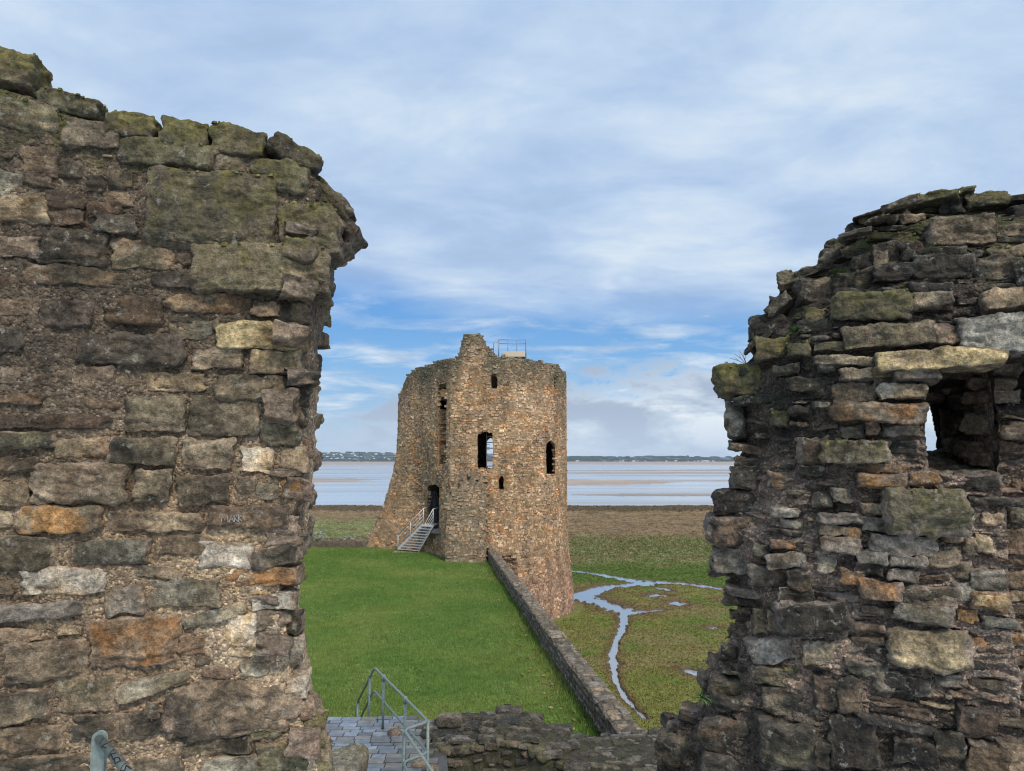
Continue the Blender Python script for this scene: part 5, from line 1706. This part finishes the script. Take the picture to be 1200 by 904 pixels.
# little gullies in the brown zone
gl = np.abs(perlin(p3 * np.array([.07, .16, 1]), 261)); gul = sstep(.06, .0, gl) * sstep(98, 108, Y.ravel()) * sstep(150, 146, Y.ravel())
zz -= gul * .55; mc = mc * (1 - .35 * gul[:, None])
zz += .45 * sstep(148, 153, Y.ravel() + 4 * t) + .35 * far * np.maximum(tu, 0)
cdj = cd + 1.25 * fbm(p3 * np.array([2.0, 1.3, 1]), 5, 271, .6) * np.clip(1 - np.abs(cd) * .4, 0, 1)
zz = np.where(cdj > -.35, np.minimum(zz, ZMARSH - .02), zz) - .22 * sstep(-.30, .35, cdj)
zz -= 1.2 * sstep(0, 1.5, (Y - shore).ravel())
mud = sstep(-.95, -.15, cdj)
mc = mc * (1 - mud[:, None] * .75) + np.array([.075, .055, .040]) * mud[:, None] * .75
acc = Acc(); acc.add(np.stack([X.ravel(), Y.ravel(), zz], 1), grid_faces(nd, na), np.clip(mc, .004, .6))
o = acc.build('marsh_ground', [vcol_mat('marsh_turf', .95, .1, .28, 3.5, .04)]); tag(o, kind='structure')
# marsh grass
n = 250000
yy = 27 * (171 / 27) ** rng.uniform(0, 1, n) ** .85; fr = rng.uniform(0, 1, n)
side_ = rng.uniform(0, 1, n) < .24
xx = np.where(side_ & (yy > 58), (-.46 + .30 * fr) * yy, (.0 + .48 * fr) * yy)
keep = ~((np.hypot(xx - TC[0], yy - TC[1]) < 7.4) | (xx < cw(np.minimum(yy, 52)) + .8) & (yy < 57.5))
xx, yy = xx[keep], yy[keep]
q3 = np.stack([xx, yy, 0 * xx], 1)
gc, gcd = marsh_col(xx, yy, q3)
keep = (gcd + 1.25 * fbm(q3 * np.array([2.0, 1.3, 1]), 5, 271, .6) * np.clip(1 - np.abs(gcd) * .4, 0, 1)) < -.45
xx, yy, gc, q3 = xx[keep], yy[keep], gc[keep], q3[keep]; n = len(xx)
zz_ = ZMARSH + .10 * fbm(q3 * .5, 4, 231) + .05 * fbm(q3 * np.array([1.2, 1.2, 1]), 3, 241) * np.clip(yy / 60, .6, 3)
farb = sstep(95, 110, yy)
zz_ += farb * (.35 * np.abs(fbm(q3 * np.array([.10, .22, 1]), 4, 251)) - .05) + .45 * sstep(148, 153, yy + 4 * fbm(q3 * .5, 4, 231))
hh = rng.uniform(.03, .10, n) * (.7 + .5 * sstep(65, 90, yy) - .6 * sstep(100, 115, yy)) * (1 + 1.0 * sstep(75, 100, yy) + 1.3 * sstep(148, 155, yy))
gc = gc * np.exp(rng.normal(0, .10, n))[:, None]
blades('marsh_grass', xx, yy, zz_, hh, .02 + yy * .0011, np.clip(gc, .004, .6), vcol_mat('marsh_blades', .9, .1, .15), lean=1.0)
# pale dry tufts
water_m, nt, b = new_mat('creek_water')
b.inputs['Base Color'].default_value = (.24, .26, .28, 1); b.inputs['Roughness'].default_value = .08; b.inputs['IOR'].default_value = 1.45
n1 = noise_n(nt, coords(nt), 2.5, 4, .6); nt.links.new(bump(nt, n1, .25, .02), b.inputs['Normal'])
acc = Acc(); v = np.array([[-60, 26, ZMARSH - .10], [110, 26, ZMARSH - .10], [110, 165, ZMARSH - .10], [-60, 165, ZMARSH - .10]])
acc.add(v, np.array([[0, 1, 2, 3]]), (.03, .03, .03)); o = acc.build('creek_water', [water_m]); tag(o, kind='structure')

# estuary ----------------------------------------------------------
est, nt, b = new_mat('estuary_water')
co = coords(nt, (.0016, .012, 1)); co2 = coords(nt, (.008, .045, 1))
e1_ = noise_n(nt, co, 1.0, 7, .62); e2_ = noise_n(nt, co2, 1.0, 6, .6)
wetm = ramp(nt, math_n(nt, 'ADD', math_n(nt, 'MULTIPLY', e1_, .7), math_n(nt, 'MULTIPLY', e2_, .3)), [(.47, 0.0), (.58, .8)])
c = mix(nt, 'MIX', wetm, (.35, .375, .40), (.30, .25, .20))
nt.links.new(c, b.inputs['Base Color'])
rr_ = ramp(nt, wetm, [(0, .16), (1, .42)]); nt.links.new(rr_, b.inputs['Roughness'])
nw = noise_n(nt, coords(nt, (.25, .9, 1)), 1.0, 5, .6); nt.links.new(bump(nt, nw, .12, .10), b.inputs['Normal'])
b.inputs['IOR'].default_value = 1.36
acc = Acc(); v = np.array([[-14000, 168, -4.95], [14000, 168, -4.95], [14000, 10500, -4.95], [-14000, 10500, -4.95]])
acc.add(v, np.array([[0, 1, 2, 3]]), (.1, .1, .1)); o = acc.build('estuary_water', [est]); tag(o, kind='structure')
bank_m = vcol_mat('wet_sand', .55, .4, .25, .02)
def bank(y0, y1, x0, x1, c, seed, zt=-4.80, nx=160, ny=14, rag=.5):
    xs = np.linspace(x0, x1, nx); tt = np.linspace(-1, 1, ny)
    wob = fbm(np.stack([xs / (x1 - x0) * 9, xs * 0, xs * 0 + seed], 1), 4, seed)
    ends_ = np.clip(np.minimum((xs - x0), (x1 - xs)) / ((x1 - x0) * .35), 0, 1) ** .7
    mid = (y0 + y1) / 2 + wob * (y1 - y0) * .5 * rag; hw = (y1 - y0) / 2 * ends_ * (1 + rag * fbm(np.stack([xs / (x1 - x0) * 14, xs * 0, xs * 0 + seed + 5], 1), 4, seed + 3))
    hw = np.maximum(hw, .2)
    P = np.zeros((ny, nx, 3)); P[..., 0] = xs; P[..., 1] = mid + tt[:, None] * hw; P[..., 2] = -5.3 + (zt + 5.3) * (1 - np.abs(tt[:, None]) ** 6)
    acc = Acc(); acc.add(P.reshape(-1, 3), grid_faces(ny, nx), c); o = acc.build('mudbank', [bank_m]); tag(o, kind='structure')
sand = np.array([.34, .245, .17]); dsand = np.array([.27, .20, .15])
bank(1500, 8900, -9000, 9000, sand, 5, rag=.12)
bank(335, 470, -40, 92, sand, 9)
bank(360, 470, -260, -70, sand, 21)
bank(400, 520, -420, -80, dsand, 10)
bank(650, 740, -60, 330, dsand, 12)
bank(820, 930, 40, 420, dsand, 13)
bank(560, 585, 60, 260, dsand, 14)
bank(183, 196, -75, -25, dsand, 15)
bank(430, 445, 60, 200, dsand, 16)
bank(240, 262, 20, 75, dsand * .9, 17)
bank(900, 1000, -500, -150, sand, 18)

# far shore --------------------------------------------------------
hm_, nt, b = new_mat('far_woods_and_fields')
co = coords(nt, (.004, .004, .012)); k1 = noise_n(nt, co, 1.0, 6, .65)
nt.links.new(ramp(nt, k1, [(.36, (.022, .034, .022)), (.52, (.045, .056, .032)), (.66, (.11, .115, .065))]), b.inputs['Base Color']); b.inputs['Roughness'].default_value = 1
def ridge(x):
    q = np.stack([x * .0009, x * 0, x * 0 + 2], -1)
    base = np.interp(x, [-9000, -4000, -2700, -1900, -1300, -400, 300, 900, 1400, 1900, 2800, 4200, 9000], [70, 100, 112, 112, 92, 60, 44, 54, 50, 60, 52, 40, 40])
    return np.maximum(base + 16 * fbm(q, 4, 300) + 7 * np.abs(fbm(q * 9, 3, 310)), 8)
xs = np.linspace(-9000, 9000, 1400); qs = np.linspace(0, 1, 26)
P = np.zeros((26, 1400, 3)); rd = ridge(xs)
for i, q in enumerate(qs):
    P[i, :, 0] = xs; P[i, :, 1] = 9000 + 1200 * q
    P[i, :, 2] = -5 + (rd + 5) * (sstep(0, 1, q) * .85 + .15 * min(1, q * 6)) + (6 * fbm(np.stack([xs * .006, xs * 0 + q * 7, xs * 0], 1), 3, 320) if i > 0 else 0)
acc = Acc(); acc.add(P.reshape(-1, 3), grid_faces(26, 1400), (.05, .06, .04)); o = acc.build('far_hills', [hm_]); tag(o, kind='structure')
def hill_z(x, y):
    q = np.clip((y - 9000) / 1200, 0, 1)
    return -5 + (ridge(np.array([x]))[0] + 5) * (sstep(0, 1, q) * .85 + .15 * min(1, q * 6))
# tree belts on the far shore
tm_ = vcol_mat('far_trees', .95, .1, .3, .05)
acc = Acc()
n = 900
for i in range(n):
    x = random.uniform(-4500, 4500); y = random.choice([9060, 9150, 9400, 9700, 10100]) + random.uniform(-60, 60)
    z = hill_z(x, y); r = random.uniform(9, 22); L = random.uniform(20, 90)
    m = 10
    an = np.arange(m) / m * math.pi * 2
    v = np.concatenate([np.stack([x + L * np.cos(an) * random.uniform(.9, 1.1), y + r * np.sin(an), np.full(m, z - 2)], 1), np.stack([x + L * .8 * np.cos(an), y + r * .8 * np.sin(an), z + r * (.6 + .3 * rng.uniform(0, 1, m))], 1), [[x, y, z + r]]])
    f = [[k, (k+1) % m, m + (k+1) % m, m + k] for k in range(m)] + [[2*m, m + k, m + (k+1) % m, m + (k+1) % m] for k in range(m)]
    acc.add(v, np.array(f), np.array([.022, .034, .018]) * random.uniform(.7, 1.4))
o = acc.build('far_treeline', [tm_], smooth=False); tag(o, 'dark woods and hedges along the far shore', kind='stuff')
wh = plain_mat('whitewashed_wall', (.80, .78, .74), .8, 0, .05); rf = plain_mat('slate_roof', (.14, .12, .12), .8)
def house_mesh(w, d, h, r, m1):
    v = [(-w,-d,0),(w,-d,0),(w,d,0),(-w,d,0),(-w,-d,h),(w,-d,h),(w,d,h),(-w,d,h),(-w,0,h+r),(w,0,h+r)]
    f = [(0,1,5,4),(1,2,6,5),(2,3,7,6),(3,0,4,7),(5,6,9),(7,4,8),(4,5,9,8),(6,7,8,9)]
    me = bpy.data.meshes.new('house'); me.from_pydata(v, [], f); me.update(); me.materials.append(m1); me.materials.append(rf)
    me.polygons[6].material_index = 1; me.polygons[7].material_index = 1
    return me
hms = [house_mesh(9, 5, 7, 4, wh), house_mesh(14, 6, 8, 4, wh), house_mesh(7, 5, 6, 4, wh), house_mesh(22, 6, 8, 4, wh)]
def houses(n, x0, x1, y0, y1, label, group):
    for i in range(n):
        x = random.uniform(x0, x1); y = random.uniform(y0, y1)
        o = bpy.data.objects.new('house', random.choice(hms)); COL.objects.link(o)
        o.location = (x, y, hill_z(x, y) - .5 + 3); o.rotation_euler.z = random.uniform(-.3, .3)
        tag(o, label, 'house', group)
houses(60, -2560, -1420, 9150, 9900, 'tiny white house on the far hillside seen left of the round tower', 'white houses on the far hillside')
houses(45, 720, 2900, 9005, 9060, 'tiny white house low along the far shoreline right of the round tower', 'white houses along the far shoreline')

# plants on the pier
gm = vcol_mat('fern_leaf', .7, .2, .2)
def tuft(name, px_, py_, d, n, L, cols, label, cat, droop=.6, w=.006):
    base = at_depth(px_, py_, d); acc = Acc()
    for i in range(n):
        an = random.uniform(0, 6.3); e = random.uniform(.3, 1.3)
        dr = np.array([math.cos(an) * math.cos(e), math.sin(an) * math.cos(e) - .2, math.sin(e)])
        l = L * random.uniform(.5, 1); pts = []
        for k in range(6):
            q = k / 5; pts.append(base + dr * l * q - UP * droop * l * q * q)
        sd = np.cross(dr, UP); sd /= np.linalg.norm(sd) + 1e-6
        ww_ = [w * (1 - abs(2 * k / 5 - .8) * .6) * (0.15 if k == 5 else 1) for k in range(6)]
        v = np.concatenate([[q - sd * a for q, a in zip(pts, ww_)], [q + sd * a for q, a in zip(pts, ww_)]])
        acc.add(v, np.array([[k, k + 1, k + 7, k + 6] for k in range(5)]), np.array(random.choice(cols)) * random.uniform(.7, 1.3))
    o = acc.build(name, [gm], smooth=False); tag(o, label, cat); return o
gcols = [(.05, .085, .02), (.08, .11, .03), (.035, .06, .018)]
tuft('fern', 931, 391, 4.12, 34, .10, gcols, 'small green fern in a crevice of the right pier, above the jutting mossy block', 'plant', .5, .008)
tuft('grass_tuft', 978, 322, 4.2, 30, .09, gcols, 'green tuft growing on the upper slope of the right pier', 'plant', .6, .005)
tuft('grass_tuft', 822, 818, 4.0, 30, .10, gcols, 'green tuft at the left foot of the right pier', 'plant', .6, .006)
tuft('dry_grass', 1125, 227, 4.25, 12, .05, [(.35, .30, .18)], 'few pale dry grass stems on the top of the right pier', 'plant', .2, .002)
tuft('grass_tuft', 340, 237, 3.42, 26, .06, gcols, 'green tuft under the large corner stone of the left wall', 'plant', .7, .004)
tw = []
tb_ = at_depth(875, 428, 4.5)
for (dx, dz) in [(-.07, .07), (-.04, .09), (-.10, .045), (-.02, .06)]:
    tw.append(tube_vf([tb_, tb_ + np.array([dx * .5, 0, dz * .6]), tb_ + np.array([dx, .01, dz])], [.0022, .0018, .001], 5))
    tw.append(tube_vf([tb_ + np.array([dx * .5, 0, dz * .6]), tb_ + np.array([dx * .9 + .02, .01, dz * .9 + .012])], [.0015, .0008], 5))
o = simple_obj('twig', tw, plain_mat('bark', (.07, .055, .045), .9)); tag(o, 'bare thin twig on the ledge above the jutting mossy block', 'twig')
print('ground', round(time.time() - TSTART, 1))
# ================================================================== sky, sun, camera
SUN = np.array([.30, -.66, .70]); SUN /= np.linalg.norm(SUN)
w = bpy.data.worlds.new('World'); SC.world = w; w.use_nodes = True
nt = w.node_tree; nt.nodes.clear()
out = N(nt, 'ShaderNodeOutputWorld')
sky = N(nt, 'ShaderNodeTexSky'); sky.sky_type = 'NISHITA'; sky.sun_disc = False
sky.sun_elevation = math.asin(SUN[2]); sky.sun_rotation = math.atan2(SUN[0], SUN[1]); sky.ozone_density = 3.0
bg1 = N(nt, 'ShaderNodeBackground'); bg1.inputs['Strength'].default_value = .10
nt.links.new(sky.outputs[0], bg1.inputs[0])
tc = N(nt, 'ShaderNodeTexCoord'); sep = N(nt, 'ShaderNodeSeparateXYZ'); nt.links.new(tc.outputs['Generated'], sep.inputs[0])
x, y, z = sep.outputs
zc = math_n(nt, 'ADD', math_n(nt, 'MAXIMUM', z, 0.0), .10)
cmb = N(nt, 'ShaderNodeCombineXYZ')
nt.links.new(math_n(nt, 'DIVIDE', x, zc), cmb.inputs[0]); nt.links.new(math_n(nt, 'DIVIDE', y, zc), cmb.inputs[1])
mp = N(nt, 'ShaderNodeMapping'); mp.inputs['Rotation'].default_value = (0, 0, .35); mp.inputs['Scale'].default_value = (.75, 1.0, 1); nt.links.new(cmb.outputs[0], mp.inputs[0])
mp2 = N(nt, 'ShaderNodeMapping'); mp2.inputs['Scale'].default_value = (5.5, 5.5, 15); nt.links.new(tc.outputs['Generated'], mp2.inputs[0])
cA = noise_n(nt, mp.outputs[0], .8, 9, .55, .6)
cB = noise_n(nt, mp.outputs[0], 2.3, 8, .6, .3)
cL = noise_n(nt, mp2.outputs[0], 1.6, 9, .6, .3)
# upper sheet: starts near 12 degrees up, ragged edge
zj = math_n(nt, 'ADD', z, math_n(nt, 'MULTIPLY', math_n(nt, 'SUBTRACT', cA, .5), .10))
zj = math_n(nt, 'ADD', zj, math_n(nt, 'MULTIPLY', x, .07))
sheet = ramp(nt, zj, [(.185, 0.0), (.235, 1.0)])
wisps = ramp(nt, cB, [(.46, 0.0), (.68, .75)])
lowz = math_n(nt, 'ADD', z, math_n(nt, 'MULTIPLY', math_n(nt, 'SUBTRACT', cL, .5), -.36))
lowz = math_n(nt, 'ADD', lowz, math_n(nt, 'MULTIPLY', x, -.20))
low = ramp(nt, lowz, [(.055, 1.0), (.10, .0)])
haz = ramp(nt, z, [(.0, .85), (.07, 0.0)])
m = math_n(nt, 'MAXIMUM', sheet, math_n(nt, 'MAXIMUM', wisps, math_n(nt, 'MAXIMUM', low, haz)))
# colours of the cloud
sheet_c = ramp(nt, math_n(nt, 'ADD', math_n(nt, 'MULTIPLY', cA, .55), math_n(nt, 'MULTIPLY', cB, .45)), [(.35, (.39, .51, .68)), (.44, (.42, .57, .81)), (.52, (.54, .68, .87)), (.61, (.72, .82, .92))])
low_c = ramp(nt, cL, [(.40, (.86, .92, .97)), (.50, (.58, .68, .80)), (.60, (.42, .51, .65))])
cc = mix(nt, 'MIX', ramp(nt, z, [(.13, 0.0), (.21, 1.0)]), low_c, sheet_c)
cc = mix(nt, 'MIX', haz, cc, (.56, .69, .84))
vd = N(nt, 'ShaderNodeVectorMath', operation='DOT_PRODUCT'); nt.links.new(tc.outputs['Generated'], vd.inputs[0]); vd.inputs[1].default_value = tuple(SUN)
glow = math_n(nt, 'ADD', 1.0, math_n(nt, 'MULTIPLY', math_n(nt, 'POWER', math_n(nt, 'MAXIMUM', vd.outputs['Value'], 0.0), 3.0), 1.8))
bg2 = N(nt, 'ShaderNodeBackground'); nt.links.new(cc, bg2.inputs[0]); nt.links.new(glow, bg2.inputs['Strength'])
# clear gap of sky
bgb = N(nt, 'ShaderNodeBackground'); nt.links.new(ramp(nt, z, [(.04, (.45, .66, .90)), (.13, (.24, .53, .93)), (.24, (.09, .35, .86))]), bgb.inputs[0]); bgb.inputs['Strength'].default_value = .9
ms0 = N(nt, 'ShaderNodeMixShader'); ms0.inputs[0].default_value = .85
nt.links.new(bg1.outputs[0], ms0.inputs[1]); nt.links.new(bgb.outputs[0], ms0.inputs[2])
ms = N(nt, 'ShaderNodeMixShader'); nt.links.new(m, ms.inputs[0]); nt.links.new(ms0.outputs[0], ms.inputs[1]); nt.links.new(bg2.outputs[0], ms.inputs[2])
nt.links.new(ms.outputs[0], out.inputs[0])
w.cycles.sampling_method = 'AUTOMATIC'

sl = bpy.data.lights.new('sun', 'SUN'); sl.energy = 2.7; sl.angle = math.radians(8); sl.color = (1.0, .90, .75)
so_ = bpy.data.objects.new('sun', sl); COL.objects.link(so_)
so_.rotation_euler = Vector(SUN).to_track_quat('Z', 'Y').to_euler()

# sea air
hz_, nt, b = new_mat('sea_air')
nt.nodes.remove(b)
pv = N(nt, 'ShaderNodeVolumePrincipled'); pv.inputs['Color'].default_value = (.75, .85, 1, 1); pv.inputs['Density'].default_value = 3.6e-5; pv.inputs['Anisotropy'].default_value = .2
nt.links.new(pv.outputs[0], nt.nodes['Material Output'].inputs['Volume'])
HAZE = True
if HAZE:
    v, f = box_vf((0, 5150, 90), (14600, 5450, 98))
    o = simple_obj('haze', [(v, f)], hz_); tag(o, 'pale blue sea haze over the estuary', kind='stuff')

cam = bpy.data.cameras.new('camera'); cam.sensor_width = 36; cam.lens = 36 * F / 1200; cam.clip_start = .05; cam.clip_end = 60000
co_ = bpy.data.objects.new('camera', cam); COL.objects.link(co_)
co_.location = CAM; co_.rotation_euler = (math.pi / 2 + PITCH, 0, 0)
SC.camera = co_
SC.view_settings.view_transform = 'Standard'; SC.view_settings.look = 'None'
SC.view_settings.exposure = 0.0; SC.view_settings.gamma = 1.0
SC.render.engine = 'CYCLES'
SC.cycles.use_denoising = True; SC.cycles.denoising_input_passes = 'RGB_ALBEDO_NORMAL'; SC.cycles.denoising_prefilter = 'ACCURATE'; SC.cycles.pixel_filter_type = 'BLACKMAN_HARRIS'; SC.cycles.filter_width = 1.15
SC.cycles.max_bounces = 6; SC.cycles.diffuse_bounces = 3; SC.cycles.glossy_bounces = 3; SC.cycles.volume_bounces = 0
SC.cycles.sample_clamp_indirect = 6
print('done', round(time.time() - TSTART, 1))
